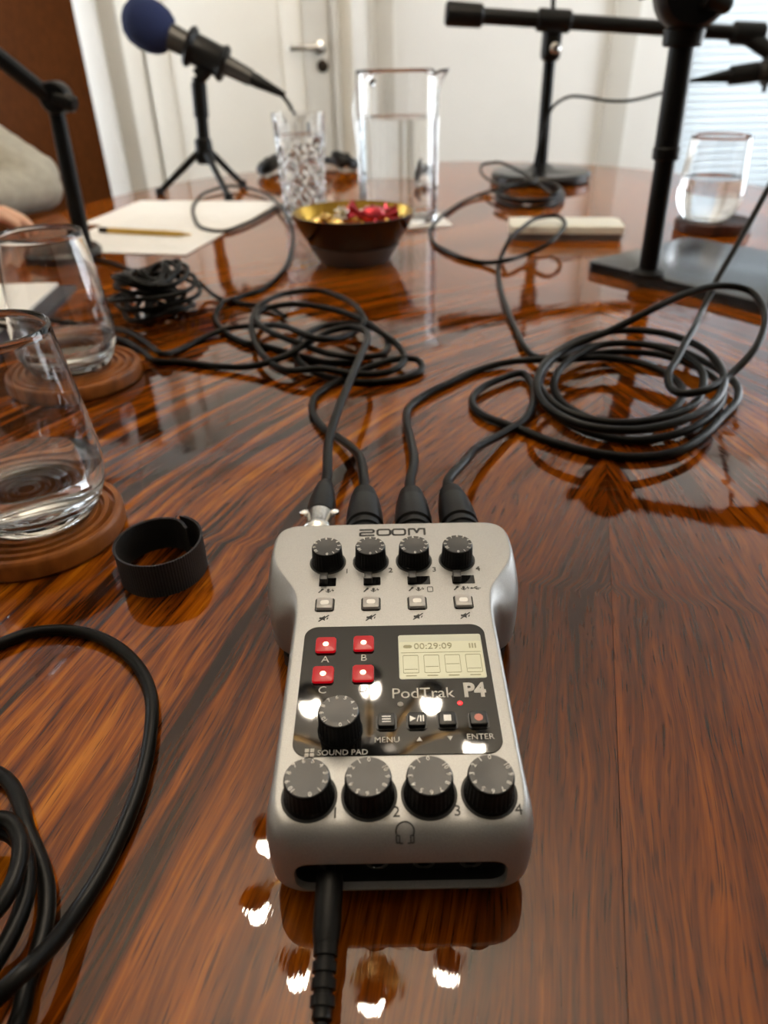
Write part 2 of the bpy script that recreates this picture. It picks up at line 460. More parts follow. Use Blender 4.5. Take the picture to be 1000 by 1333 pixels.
def bm_stroke(bm, pts, w, z0, z1, closed=False):
    """flat print: overlapping stadium segments"""
    seq = list(pts) + ([pts[0]] if closed else [])
    for (x0, y0), (x1, y1) in zip(seq, seq[1:]):
        dx, dy = x1 - x0, y1 - y0; l = math.hypot(dx, dy)
        if l < 1e-9: continue
        a = math.atan2(dy, dx); poly = []
        for i in range(5):
            t = a - math.pi / 2 + math.pi * i / 4; poly.append((x1 + w / 2 * math.cos(t), y1 + w / 2 * math.sin(t)))
        for i in range(5):
            t = a + math.pi / 2 + math.pi * i / 4; poly.append((x0 + w / 2 * math.cos(t), y0 + w / 2 * math.sin(t)))
        bm_prism(bm, poly, z0, z1)

def text_mesh(txt, size, thick=0.00006, bold=0.0, sx=1.0, align='CENTER'):
    cu = bpy.data.curves.new('lettering', 'FONT'); cu.body = txt; cu.size = size; cu.extrude = thick; cu.offset = bold
    cu.align_x = align; cu.align_y = 'CENTER'; cu.resolution_u = 3
    o = bpy.data.objects.new('lettering_tmp', cu); C.objects.link(o)
    dg = bpy.context.evaluated_depsgraph_get()
    me = bpy.data.meshes.new_from_object(o.evaluated_get(dg))
    bpy.data.objects.remove(o); bpy.data.curves.remove(cu)
    me.materials.clear()
    if sx != 1.0: me.transform(Matrix.Diagonal((sx, 1, 1, 1)))
    return me

def apply_mods(o):
    dg = bpy.context.evaluated_depsgraph_get()
    me = bpy.data.meshes.new_from_object(o.evaluated_get(dg))
    o.modifiers.clear(); o.data = me
    return o

# ------------------------------------------------------------------ the room (table top is z = 0, floor 0.735 below)
FZ, CZ = -0.735, 1.60
WX0, WX1, WY0, WY1 = -2.3, 2.5, -1.9, 3.3
structure(box('floor', ((WX0 + WX1) / 2, (WY0 + WY1) / 2, FZ - 0.05), (WX1 - WX0 + .4, WY1 - WY0 + .4, 0.1), M['carpet']))
structure(box('ceiling', ((WX0 + WX1) / 2, (WY0 + WY1) / 2, CZ + 0.05), (WX1 - WX0 + .4, WY1 - WY0 + .4, 0.1), M['ceiling']))
structure(box('wall_front', ((WX0 + WX1) / 2, WY0 - 0.05, (FZ + CZ) / 2), (WX1 - WX0 + .2, 0.1, CZ - FZ), M['dark_wall']))  # unseen wall, kept dark to hold light off the recorder's front

def wall_with_opening(name, along, fixed, a0, a1, o0, o1, z0, z1, thick, mat):
    """wall along x (along='x', at y = fixed) or along y, with one opening"""
    bm = bmesh.new()
    def seg(p0, p1, q0, q1):
        if p1 - p0 < 1e-4 or q1 - q0 < 1e-4: return
        ca, cz = (p0 + p1) / 2, (q0 + q1) / 2
        if along == 'x': bm_box(bm, (ca, fixed, cz), (p1 - p0, thick, q1 - q0))
        else: bm_box(bm, (fixed, ca, cz), (thick, p1 - p0, q1 - q0))
    seg(a0, o0, FZ, CZ); seg(o1, a1, FZ, CZ); seg(o0, o1, FZ, z0); seg(o0, o1, z1, CZ)
    return structure(from_bm(name, bm, mat, None, False))

WIN_X0 = 1.2141
WIN_X1 = 2.25
WIN_Z0, WIN_Z1 = -0.35, 1.45
wall_with_opening('wall_back', 'x', WY1 + 0.06, WX0, WX1, WIN_X0, WIN_X1, WIN_Z0, WIN_Z1, 0.12, M['wall'])
wall_with_opening('wall_right', 'y', WX1 + 0.06, WY0, WY1, 1.3, 2.8, WIN_Z0, WIN_Z1, 0.12, M['wall'])  # opening made for the added right window

def window(name, along, fixed, o0, o1, blind_side, tilt):
    """window frame with a mullion and pane, venetian blind of single slats in front"""
    w = bpy.data.objects.new(name, None); C.objects.link(w); structure(w)
    def bx(nm, a, z, sa, sz, th, mat, dep=0.0):
        if along == 'x': return box(nm, (a, fixed + dep, z), (sa, th, sz), mat, w, 0.003)
        return box(nm, (fixed + dep, a, z), (th, sa, sz), mat, w, 0.003)
    zc, zh = (WIN_Z0 + WIN_Z1) / 2, WIN_Z1 - WIN_Z0
    for a in (o0 + 0.025, o1 - 0.025, (o0 + o1) / 2): bx('window_frame', a, zc, 0.05, zh, 0.06, M['trim'])
    for z in (WIN_Z0 + 0.025, WIN_Z1 - 0.025): bx('window_frame', (o0 + o1) / 2, z, o1 - o0, 0.05, 0.06, M['trim'])
    bx('window_sill', (o0 + o1) / 2, WIN_Z0 - 0.015, o1 - o0 + 0.06, 0.03, 0.14, M['trim'], blind_side * 0.05)
    me = None; n = int(zh / 0.0265)
    for i in range(n):
        z = WIN_Z1 - 0.03 - i * 0.0265
        if me is None:
            bm = bmesh.new()
            L = o1 - o0 - 0.02
            sec = [(-0.0150, -0.0006), (-0.005, 0.0012), (0.005, 0.0012), (0.0150, -0.0006)]
            ang = math.radians(tilt)
            for e in (-L / 2, L / 2):
                for dp, dz in sec:
                    a_, b_ = dp * math.cos(ang) - dz * math.sin(ang), dp * math.sin(ang) + dz * math.cos(ang)
                    bm.verts.new((e, a_ * blind_side, b_) if along == 'x' else (a_ * blind_side, e, b_))
            bm.verts.ensure_lookup_table(); v = bm.verts
            for k in range(3): bm.faces.new((v[k], v[k + 1], v[k + 5], v[k + 4]))
            o = from_bm('blind_slat', bm, M['slat'], w); me = o.data
        else:
            o = link('blind_slat', me, None, w)
        o.location = ((o0 + o1) / 2, fixed + blind_side * 0.055, z) if along == 'x' else (fixed + blind_side * 0.055, (o0 + o1) / 2, z)
    return w
window('window_1', 'x', WY1 + 0.05, WIN_X0, WIN_X1, -1, 74)
wall_with_opening('wall_left', 'y', WX0 - 0.06, WY0, WY1, 1.9, 3.15, WIN_Z0, WIN_Z1, 0.12, M['wall'])  # opening made for the added left window
window('fill_window_left', 'y', WX0 - 0.05, 1.9, 3.15, 1, 6)  # unseen window, added to send daylight across the back wall's left part
window('fill_window_right', 'y', WX1 + 0.05, 1.3, 2.8, -1, 6)  # unseen window, added to brighten the back wall from the right

def vert_strip(name, x0, x1, dep, mat, z0=FZ, z1=CZ, parent=None):
    o = box(name, ((x0 + x1) / 2, WY1 - dep / 2, (z0 + z1) / 2), (x1 - x0, dep, z1 - z0), mat, parent, 0.004)
    return o if parent else structure(o)
XS = (-1.108, -1.0361, -0.9671, -0.9037, -0.8807, -0.3555, -0.2687, -0.1645, -0.1297, -0.0776, -0.0254, 0.0065, 0.079, 0.9201, 1.0282)
# brown door leaf and its white frame, then the white door in its casing
d2 = structure(box('door_2', (XS[0] - 0.46, WY1 - 0.03, (FZ + 1.40) / 2), (0.92, 0.05, 1.40 - FZ), M['brown_door'], None, 0.004))
lathe_along('door_handle', (-0.40, -0.03, 0.0), (0, -1, 0), [(0, 0), (0.02, 0), (0.02, 0.006), (0.008, 0.008), (0.008, 0.04), (0, 0.04)], M['chrome'], d2, 16)
vert_strip('trim_1', XS[0], XS[1], 0.07, M['trim'], FZ, 1.46)
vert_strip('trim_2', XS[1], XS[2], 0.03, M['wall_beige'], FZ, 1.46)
vert_strip('trim_3', XS[2] + .006, XS[4] - .012, 0.045, M['door'], FZ, 1.46)
d1 = structure(bpy.data.objects.new('door_1', None)); C.objects.link(d1)
box('door_leaf', ((XS[4] + XS[7]) / 2, WY1 - 0.015, (FZ + 1.36) / 2), (XS[7] - XS[4], 0.03, 1.36 - FZ), M['door'], d1, 0.003)
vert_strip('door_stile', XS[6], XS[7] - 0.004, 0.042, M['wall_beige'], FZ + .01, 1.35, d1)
vert_strip('door_stile', XS[4] + 0.004, XS[4] + 0.09, 0.042, M['door'], FZ + .01, 1.35, d1)
vert_strip('door_panel', XS[5] + .004, XS[6] - .004, 0.036, M['door'], FZ + .12, 1.22, d1)
vert_strip('door_panel', XS[4] + .094, XS[5] - .004, 0.036, M['door'], FZ + .12, 1.22, d1)
hx, hz = (-0.2063, 0.26)
hd = lathe_along('door_handle', (hx, WY1 - 0.042, hz), (0, -1, 0), [(0, 0), (0.022, 0), (0.022, 0.008), (0.010, 0.010), (0.010, 0.045), (0, 0.045)], M['chrome'], d1, 20)
bm = bmesh.new(); bm_box(bm, (-0.05, -0.048, 0), (0.13, 0.016, 0.020), None, 0.006, 3); from_bm('lever', bm, M['chrome'], hd)
lathe_along('lock_cylinder', (-0.1985, WY1 - 0.042, 0.2), (0, -1, 0), [(0, 0), (0.022, 0), (0.022, 0.006), (0.012, 0.008), (0.012, 0.012), (0, 0.012)], M['dark_bronze'], d1, 20)
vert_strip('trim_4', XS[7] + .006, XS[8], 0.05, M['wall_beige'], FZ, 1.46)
vert_strip('trim_5', XS[8], XS[9], 0.03, M['door'], FZ, 1.46)
vert_strip('trim_6', XS[9], XS[10], 0.07, M['trim'], FZ, 1.46)
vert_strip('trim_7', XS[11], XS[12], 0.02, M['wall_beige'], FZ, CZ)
structure(box('trim_8', ((XS[0] + XS[10]) / 2, WY1 - 0.035, 1.50), (XS[10] - XS[0], 0.07, 0.08), M['trim'], None, 0.004))
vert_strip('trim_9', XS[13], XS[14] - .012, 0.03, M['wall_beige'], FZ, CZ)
structure(box('baseboard_back', ((XS[12] + WIN_X0) / 2, WY1 - 0.008, FZ + 0.05), (WIN_X0 - XS[12], 0.016, 0.1), M['trim'], None, 0.003))

# ------------------------------------------------------------------ the table
TCX, TCY, TA, TB, TE = 0.10, 0.90, 0.74, 1.12, 2.4
def table_outline(n=160, ins=0.0):
    pts = []
    for i in range(n):
        a = 2 * math.pi * i / n; c, s = math.cos(a), math.sin(a)
        pts.append(Vector((TCX + (TA - ins) * math.copysign(abs(c) ** (2 / TE), c), TCY + (TB - ins) * math.copysign(abs(s) ** (2 / TE), s))))
    return pts
def clip_half(pts, P, N, off):
    """keep the side where (p-P).N >= off"""
    out = []; n = len(pts)
    for i in range(n):
        a, b = pts[i], pts[(i + 1) % n]; da, db = (a - P).dot(N) - off, (b - P).dot(N) - off
        if da >= 0: out.append(a)
        if da * db < 0: out.append(a + (b - a) * (da / (da - db)))
    return out
table = thing('conference_table', 'glossy dark-veined rosewood conference table with rounded ends', 'table', (0, 0, 0))
for sgn in (-1, 1):
    poly = clip_half(table_outline(), SEAM_P, SEAM_N * sgn, 0.00012)
    bm = bmesh.new(); bm_prism(bm, [tuple(p) for p in poly], -0.004, 0.0)
    from_bm('veneer_panel', bm, M['wood'], table, False)
bm = bmesh.new(); bm_prism(bm, [tuple(p) for p in table_outline(160, 0.0)], -0.045, -0.0042)
from_bm('tabletop_core', bm, M['table_edge'], table, True, 30)
for py in (0.35, 1.45):
    lathe('pedestal', [(0, FZ), (0.26, FZ), (0.26, FZ + 0.03), (0.10, FZ + 0.06), (0.09, -0.08), (0.2, -0.046), (0, -0.046)], M['table_edge'], table, 32, (TCX, py, 0))

# ------------------------------------------------------------------ podcast recorder
DX, DY = 0.0028, 0.1505
dev = thing('audio_recorder', 'silver and black portable audio mixer with rotary knobs and four lit red pads', 'audio mixer', (DX, DY, 0), math.radians(-0.25))
SL = 0.05; TILT = math.atan(SL)
def zt(y): return 0.037 + SL * y
def put(o, x, y, dz=0.0):
    o.location = (x, y, zt(y) + dz); o.rotation_euler = (TILT, 0, 0); o.parent = dev; return o

def resample(pts, n):
    P = [Vector(p) for p in pts]; seg = [(P[i + 1] - P[i]).length for i in range(len(P) - 1)]; tot = sum(seg)
    out = []; i = 0; acc = 0
    for k in range(n):
        d = tot * k / (n - 1)
        while i < len(seg) - 1 and acc + seg[i] < d: acc += seg[i]; i += 1
        out.append(P[i].lerp(P[i + 1], (d - acc) / seg[i]))
    return out
def device_body():
    # half outline of the flat top, with (out, drop) of the rounded edge: x, y, out, drop in mm
    H = [(0, -17, 8.3, 17), (12, -17, 8.3, 17), (24, -17, 8.3, 17), (32, -17, 8, 17), (36.5, -16, 6.4, 14), (38.8, -12, 4, 8), (39.5, -5, 2.4, 4), (39.6, 5, 2.0, 3.4),
         (39.6, 30, 2.0, 3.4), (39.6, 55, 2.0, 3.6), (39.7, 72, 2.2, 5), (40.2, 80, 4, 9), (41.5, 86, 7.5, 14), (44, 91.5, 9.5, 17), (47.3, 97, 9.0, 17), (50.6, 103, 7, 15),
         (52.8, 108.5, 4.5, 12), (53.8, 114, 3.0, 9), (54, 121, 2.2, 6), (53.4, 127, 2, 4.5), (51.2, 131.5, 2, 4), (47, 134, 2, 4), (40, 134.6, 1.8, 3.5), (20, 134.8, 1.8, 3.5), (0, 134.8, 1.8, 3.5)]
    pts4 = [Vector(h) / 1000 for h in H]
    full = catmull4(pts4)
    half = full
    ring = half + [Vector((-p[0], p[1], p[2], p[3])) for p in reversed(half[1:-1])]
    n = len(ring)
    nor = []
    for i in range(n):
        a, b = ring[i - 1], ring[(i + 1) % n]; d = Vector((b[0] - a[0], b[1] - a[1])).normalized()
        nor.append(Vector((d.y, -d.x)))
    for _ in range(6): nor = [(nor[i - 1] + nor[i] * 2 + nor[(i + 1) % n]).normalized() for i in range(n)]
    bm = bmesh.new(); rings = []
    rings.append([bm.verts.new((p[0] - nn.x * .0006, p[1] - nn.y * .0006, zt(p[1] - nn.y * .0006))) for p, nn in zip(ring, nor)])
    for k in range(13):
        a = math.pi / 2 * k / 12; r = []
        for p, nn in zip(ring, nor):
            e_ = 1 + 0.9 * min(1, max(0, (p[2] - .003) / .0065)) * (1 if p[1] > .07 else 0)
            q = Vector((p[0], p[1])) + nn * p[2] * math.sin(a) ** e_
            r.append(bm.verts.new((q.x, q.y, zt(p[1]) - p[3] * (1 - math.cos(a)))))
        rings.append(r)
    for f, ins in ((0.45, 0.0), (0.85, 0.0004), (0.97, 0.0012), (1.0, 0.0024)):
        r = []
        for p, nn in zip(ring, nor):
            q = Vector((p[0], p[1])) + nn * (p[2] - ins); z1 = zt(p[1]) - p[3]; zb = 0.0080
            r.append(bm.verts.new((q.x, q.y, z1 + (zb - z1) * f)))
        rings.append(r)
    for A, B in zip(rings, rings[1:]):
        for i in range(n): bm.faces.new((A[i], B[i], B[(i + 1) % n], A[(i + 1) % n]))
    bm.faces.new(rings[0]); bm.faces.new(rings[-1][::-1])
    return bm
def catmull4(P):
    out = []
    Q = [P[0] * 2 - P[1]] + P + [P[-1] * 2 - P[-2]]
    Q[0] = Vector((-P[1][0], P[1][1], P[1][2], P[1][3])); Q[-1] = Vector((-P[-2][0], P[-2][1], P[-2][2], P[-2][3]))
    for i in range(1, len(Q) - 2):
        a, b, c, d = Q[i - 1], Q[i], Q[i + 1], Q[i + 2]
        for k in range(5):
            t = k / 5
            out.append(0.5 * ((2 * b) + (c - a) * t + (2 * a - 5 * b + 4 * c - d) * t * t + (3 * b - a - 3 * c + d) * t ** 3))
    out.append(P[-1].copy())
    return out
body = from_bm('body_shell', device_body(), M['silver'], dev, True, 50)
# jack recess along the front
RX0, RX1, RZ0, RZ1 = -0.0335, 0.0335, 0.0105, 0.0245
def recess_cutter(ins, y0, y1):
    bm = bmesh.new(); pts = rrect(RX1 - RX0 - 2 * ins, RZ1 - RZ0 - 2 * ins, 0.0050 - ins, 6)
    vs = bm_prism(bm, pts, 0, y1 - y0)
    bmesh.ops.transform(bm, matrix=Matrix.Translation((0, y1, (RZ0 + RZ1) / 2)) @ Matrix.Rotation(math.radians(90), 4, 'X'), verts=vs)
    return bm
cut = from_bm('cutter_tmp', recess_cutter(0, -0.045, -0.0185), None, dev)
bo = body.modifiers.new('cut', 'BOOLEAN'); bo.operation = 'DIFFERENCE'; bo.solver = 'EXACT'; bo.object = cut
bpy.context.view_layer.update()
apply_mods(body)
bpy.data.objects.remove(cut)
if not body.data.materials: body.data.materials.append(M['silver'])
body.data.set_sharp_from_angle(angle=math.radians(40))
rec = bmesh.new()
pts = rrect(RX1 - RX0 - 0.0002, RZ1 - RZ0 - 0.0002, 0.0049, 6)
A = [rec.verts.new((x, -0.0225, (RZ0 + RZ1) / 2 + z)) for x, z in pts]; B = [rec.verts.new((x, -0.0187, (RZ0 + RZ1) / 2 + z)) for x, z in pts]
for i in range(len(A)): rec.faces.new((A[i], A[(i + 1) % len(A)], B[(i + 1) % len(A)], B[i]))
rec.faces.new(B)
rp = from_bm('jack_recess', rec, M['black_plastic'], dev, True, 40)
for i, jx in enumerate((-0.0225, -0.0075, 0.0075, 0.0225)):
    lathe_along('jack_socket', (jx, -0.0188, 0.0172), (0, -1, 0), [(0, 0), (0.0021, 0), (0.0021, 0.0016), (0.0036, 0.0016), (0.0036, 0), ], M['black_gloss'], rp, 20)
bm = bmesh.new(); bm_prism(bm, [(-.036, -.017), (.036, -.017), (.037, .07), (.05, .085), (.05, .13), (-.05, .13), (-.05, .085), (-.037, .07)], 0.0012, 0.0082)
from_bm('base_plate', bm, M['black_plastic'], dev, False)
for fx, fy in ((-.03, -.014), (.03, -.014), (-.044, .12), (.044, .12)):
    lathe('rubber_foot', [(0, 0), (.005, 0), (.005, .0013), (0, .0013)], M['black_plastic'], dev, 16, (fx, fy, 0))

def flat(name, bm, mat, x, y, dz, parent=None, angle=40):
    o = from_bm(name, bm, mat, None, True, angle)
    if parent is None: return put(o, x, y, dz)
    o.parent = parent; o.location = (x, y, dz); return o
def letter(txt, size, x, y, mat, dz=0.00008, bold=0.0, sx=1.0, parent=None, name='lettering'):
    o = link(name, text_mesh(txt, size, 0.00006, bold, sx), mat)
    if parent is None: return put(o, x, y, dz)
    o.parent = parent; o.location = (x, y, dz); return o

# knobs
def knob_mesh(r, h, flutes=28):
    bm = bmesh.new()
    def rad(a, rr, z):
        if z < h * 0.12 or z > h * 0.88: return rr
        return rr * (1 - 0.030 * (0.5 + 0.5 * math.cos(flutes * a)) ** 2)
    bm_lathe(bm, [(0, 0), (r * 1.06, 0), (r * 1.06, h * 0.06), (r * 1.02, h * 0.11), (r, h * 0.13), (r * 0.955, h * 0.87), (r * 0.95, h * 0.92), (r * 0.92, h * 0.975), (r * 0.88, h), (0.70 * r, h), (0.63 * r, h - 0.00003), (0.35 * r, h - 0.0002), (0, h - 0.0003)], 140, None, (0, 0, 0), rad)
    bmesh.ops.recalc_face_normals(bm, faces=bm.faces)
    me = bpy.data.meshes.new('knob'); bm.to_mesh(me); bm.free()
    me.materials.append(M['knob']); me.materials.append(M['knob_top'])
    for p in me.polygons:
        p.use_smooth = True
        if p.center.z > h * 0.95: p.material_index = 1
    me.set_sharp_from_angle(angle=math.radians(35))
    return me
def numerals_mesh(r, size):
    bm = bmesh.new()
    for i in range(11):
        a = math.radians(270 + 30 * i)
        t = text_mesh(str(i), size, 0.00005, 0.0)
        t.transform(Matrix.Translation((r * math.cos(a), r * math.sin(a), 0)) @ Matrix.Rotation(a - math.pi / 2, 4, 'Z'))
        bm.from_mesh(t); bpy.data.meshes.remove(t)
    me = bpy.data.meshes.new('numerals'); bm.to_mesh(me); bm.free(); me.materials.append(M['numeral_print'])
    return me
def washer_mesh(r):
    bm = bmesh.new(); bm_lathe(bm, [(r * 1.04, 0), (r * 1.17, 0), (r * 1.17, 0.0003), (r * 1.04, 0.0003)], 60)
    me = bpy.data.meshes.new('ring'); bm.to_mesh(me); bm.free(); me.materials.append(M['dark_print']); return me
kinds = {}
def knob(kind, r, h, x, y, rot, label=None):
    if kind not in kinds: kinds[kind] = (knob_mesh(r, h), numerals_mesh(r * 0.77, r * 0.29), washer_mesh(r))
    km, nm, wm = kinds[kind]
    o = put(link('knob', km), x, y, 0.0002)
    o.rotation_euler = Euler((TILT, 0, 0)); o.rotation_euler.rotate_axis('Z', math.radians(rot))
    nn = link('scale_numerals', nm, None, o); nn.location = (0, 0, h + 0.0001)
    put(link('knob_ring', wm), x, y, 0.0)
    if label: o['label'] = label
    return o
GX = [-0.0291, -0.0097, 0.0097, 0.0291]
HX = [-0.02865, -0.00955, 0.00955, 0.02865]
for i, gx in enumerate(GX): knob('gain', 0.0070, 0.0092, gx, 0.1068, (5, 0, 3, -2)[i], 'black gain knob with white scale')
for i, kx in enumerate(HX): knob('phones', 0.0077, 0.0102, kx, -0.0094, (14, 178, 182, 178)[i], 'black headphone volume knob with white scale')
knob('sound', 0.0074, 0.0105, -0.0198, 0.0156, 8, 'tall black sound pad knob with white scale')

# slide switches with their slots and symbols
for i, gx in enumerate(GX):
    w = (0.0074, 0.0074, 0.0098, 0.0098)[i]; cx = gx + (0.0006, 0.0006, 0.0016, 0.0016)[i]
    bm = bmesh.new(); bm_prism(bm, rrect(w, 0.0054, 0.0004, 3), -0.0002, 0.00012)
    sl = flat('switch_slot', bm, M['black_gloss'], cx, 0.0935, 0.0)
    bm = bmesh.new(); bm_box(bm, (0, 0, 0), (0.0034, 0.0046, 0.0034), None, 0.0003)
    tb = from_bm('slide_tab', bm, M['knob_top'], sl); tb.location = (-w / 2 + 0.0021, 0.0004, 0.0018)
    bm = bmesh.new(); z0, z1 = -0.00002, 0.00008
    bm_stroke(bm, [(-0.0034, -0.0009), (-0.0022, 0.0007)], 0.0006, z0, z1); bm_stroke(bm, [(-0.0022, 0.0007), (-0.0019, 0.0011)], 0.0010, z0, z1)
    bm_stroke(bm, [(0.0006, 0.0008), (0.0006, 0.0001)], 0.0011, z0, z1); bm_stroke(bm, [(-0.0005, 0.0), (0.0, -0.0007), (0.0012, -0.0007), (0.0017, 0.0)], 0.0003, z0, z1)
    bm_stroke(bm, [(0.0006, -0.0007), (0.0006, -0.0012)], 0.0004, z0, z1)
    bm_stroke(bm, [(0.0024, 0.0010), (0.0021, 0.0003), (0.0029, 0.0003), (0.0025, -0.0003)], 0.0003, z0, z1)
    if i == 2: bm_stroke(bm, [(p[0] + 0.0056, p[1] - 0.0002) for p in rrect(0.0023, 0.0030, 0.0004, 2)], 0.0003, z0, z1, True)
    if i == 3:
        bm_stroke(bm, [(0.0040, 0), (0.0078, 0)], 0.0003, z0, z1); bm_stroke(bm, [(0.0039, 0), (0.0042, 0)], 0.0009, z0, z1)
        bm_stroke(bm, [(0.0049, 0), (0.0056, 0.0008), (0.0064, 0.0008)], 0.0003, z0, z1); bm_stroke(bm, [(0.0055, 0), (0.0062, -0.0008), (0.0070, -0.0008)], 0.0003, z0, z1)
    flat('switch_symbols', bm, M['dark_print'], gx + 0.0006, 0.0878, 0.00004)
    letter(str(i + 1), 0.0043, gx + 0.0088, 0.1005, M['dark_print'])
    letter(str(i + 1), 0.0052, HX[i] + 0.0085, -0.0153, M['dark_print'])
    # mute buttons
    bm = bmesh.new(); bm_prism(bm, rrect(0.0082, 0.0080, 0.0012, 4), -0.0002, 0.00012)
    fr = flat('mute_button', bm, M['black_gloss'], GX[i] + 0.0002, 0.0790, 0.0)
    bm = bmesh.new(); bm_prism(bm, rrect(0.0068, 0.0066, 0.0009, 4), 0.0, 0.0016, 0.0005)
    from_bm('button_cap', bm, M['clear_button'], fr)
    bm = bmesh.new(); bm_prism(bm, rrect(0.0036, 0.0026, 0.0010, 4), 0.0014, 0.00172)
    from_bm('button_highlight', bm, M['clear_highlight'], fr)  # highlight drawn as a pale patch on the cap
    bm = bmesh.new()
    bm_prism(bm, [(-0.0016, -0.0005), (-0.0006, -0.0005), (0.0007, -0.0015), (0.0007, 0.0015), (-0.0006, 0.0005), (-0.0016, 0.0005)][::1], z0, z1)
    bm_stroke(bm, [(-0.0017, -0.0017), (0.0021, 0.0016)], 0.0005, z0, z1); bm_stroke(bm, [(0.0016, -0.0006), (0.0019, 0.0002)], 0.0004, z0, z1)
    flat('mute_symbol', bm, M['dark_print'], GX[i], 0.0712, 0.00004)

# brand lettering ZOOM in wide angular strokes
bm = bmesh.new(); z0, z1 = -0.00002, 0.00010; lw = 0.00105; LH = 0.0044
def glyph(pts, x0, w, closed=False): bm_stroke(bm, [(x0 + p[0] * w, (p[1] - 0.5) * LH) for p in pts], lw, z0, z1, closed)
glyph([(0, 1), (0.88, 1), (1, 0.86), (1, 0.62), (0.88, 0.5), (0.12, 0.5), (0, 0.38), (0, 0.0), (1, 0.0)], -0.0152, 0.0064)
for xo in (-0.0070, 0.0002):
    glyph([(0.12, 1), (0.88, 1), (1, 0.8), (1, 0.2), (0.88, 0), (0.12, 0), (0, 0.2), (0, 0.8)], xo, 0.0060, True)
bm_stroke(bm, [(-0.0010, 0), (0.0002, 0)], lw, z0, z1)
glyph([(0, 0), (0, 1), (0.34, 1), (0.5, 0.35), (0.66, 1), (1, 1), (1, 0)], 0.0080, 0.0074)
flat('brand_lettering', bm, M['dark_print'], 0.0003, 0.1285, 0.00004)

# glossy black panel and everything on it
bm = bmesh.new(); bm_prism(bm, rrect(0.0718, 0.0608, 0.0055, 8), -0.0003, 0.00035, 0.00012)
panel = flat('control_panel', bm, M['black_gloss'], 0, 0.0356, 0.0, None, 12)
PZ = 0.00042
for nm, px_, py_ in (('A', -0.0270, 0.0552), ('B', -0.0122, 0.0556), ('C', -0.0272, 0.0402), ('D', -0.0122, 0.0404)):
    bm = bmesh.new(); bm_prism(bm, rrect(0.0084, 0.0082, 0.0013, 4), -0.0002, 0.00065)
    pd = flat('pad', bm, M['black_plastic'], px_, py_, 0.0)
    bm = bmesh.new(); bm_prism(bm, rrect(0.0080, 0.0078, 0.0012, 4), 0.0, 0.0017, 0.0005)
    from_bm('pad_cap', bm, M['pad_red'], pd)['label'] = 'lit red square pad cap'
    lathe('pad_light', [(0.0011, 0.0015), (0.0011, 0.00178), (0.0008, 0.0020), (0, 0.0020)], M['pad_led'], pd, 16)
    letter(nm, 0.0046, px_ + 0.0001, py_ - 0.0070, M['light_print'], PZ)
# display
bm = bmesh.new(); bm_prism(bm, rrect(0.0326, 0.0226, 0.0009, 3), -0.0002, 0.00045)
sc = flat('display', bm, M['lcd_edge'], 0.0177, 0.0490, 0.0, None, 12)
bm = bmesh.new(); bm_prism(bm, rrect(0.0318, 0.0184, 0.0006, 3), 0.0, 0.00052)
o = from_bm('display_screen', bm, M['lcd'], sc); o.location = (0, -0.0017, 0)
letter('00:29:09', 0.0044, -0.0028, 0.0050, M['lcd_print'], 0.00058, 0, 1.0, sc, 'display_digits')
bm = bmesh.new(); z0_, z1_ = 0.00053, 0.00060
for k in range(4):
    bm_stroke(bm, [(p[0] - 0.0118 + 0.0080 * k, p[1] - 0.0040) for p in rrect(0.0058, 0.0088, 0.0003, 1)], 0.00022, z0_, z1_, True)
    bm_stroke(bm, [(-0.0142 + 0.008 * k, -0.0066 + 0.0012 * (k % 3)), (-0.0094 + 0.008 * k, -0.0066 + 0.0012 * (k % 3))], 0.0002, z0_, z1_)
    bm_stroke(bm, [(-0.0136 + 0.008 * k, -0.0098), (-0.0100 + 0.008 * k, -0.0098)], 0.0005, z0_, z1_)
bm_stroke(bm, [(-0.0136, 0.0050), (-0.0118, 0.0050)], 0.0016, z0_, z1_)
for k in range(3): bm_stroke(bm, [(0.0115 + 0.0011 * k, 0.0040), (0.0115 + 0.0011 * k, 0.0060)], 0.0006, z0_, z1_)
bm_stroke(bm, [(-0.0154, 0.0018), (0.0154, 0.0018)], 0.00018, z0_, z1_)
o = from_bm('display_graphics', bm, M['lcd_print'], sc, False)
letter('PodTrak', 0.0066, 0.0096, 0.0309, M['light_print'], PZ)
letter('P4', 0.0088, 0.0286, 0.0318, M['light_print'], PZ, 0.00035, 0.92)
bm = bmesh.new(); bm_lathe(bm, [(0.0011, 0), (0.0011, 0.0002), (0, 0.0005)], 16)
flat('status_light', bm, M['off_led'], 0.0014, 0.0262, 0.0003)
bm = bmesh.new(); bm_lathe(bm, [(0.0010, 0), (0.0010, 0.0002), (0, 0.0005)], 16)
flat('record_light', bm, M['rec_led'], 0.0228, 0.0262, 0.0003)
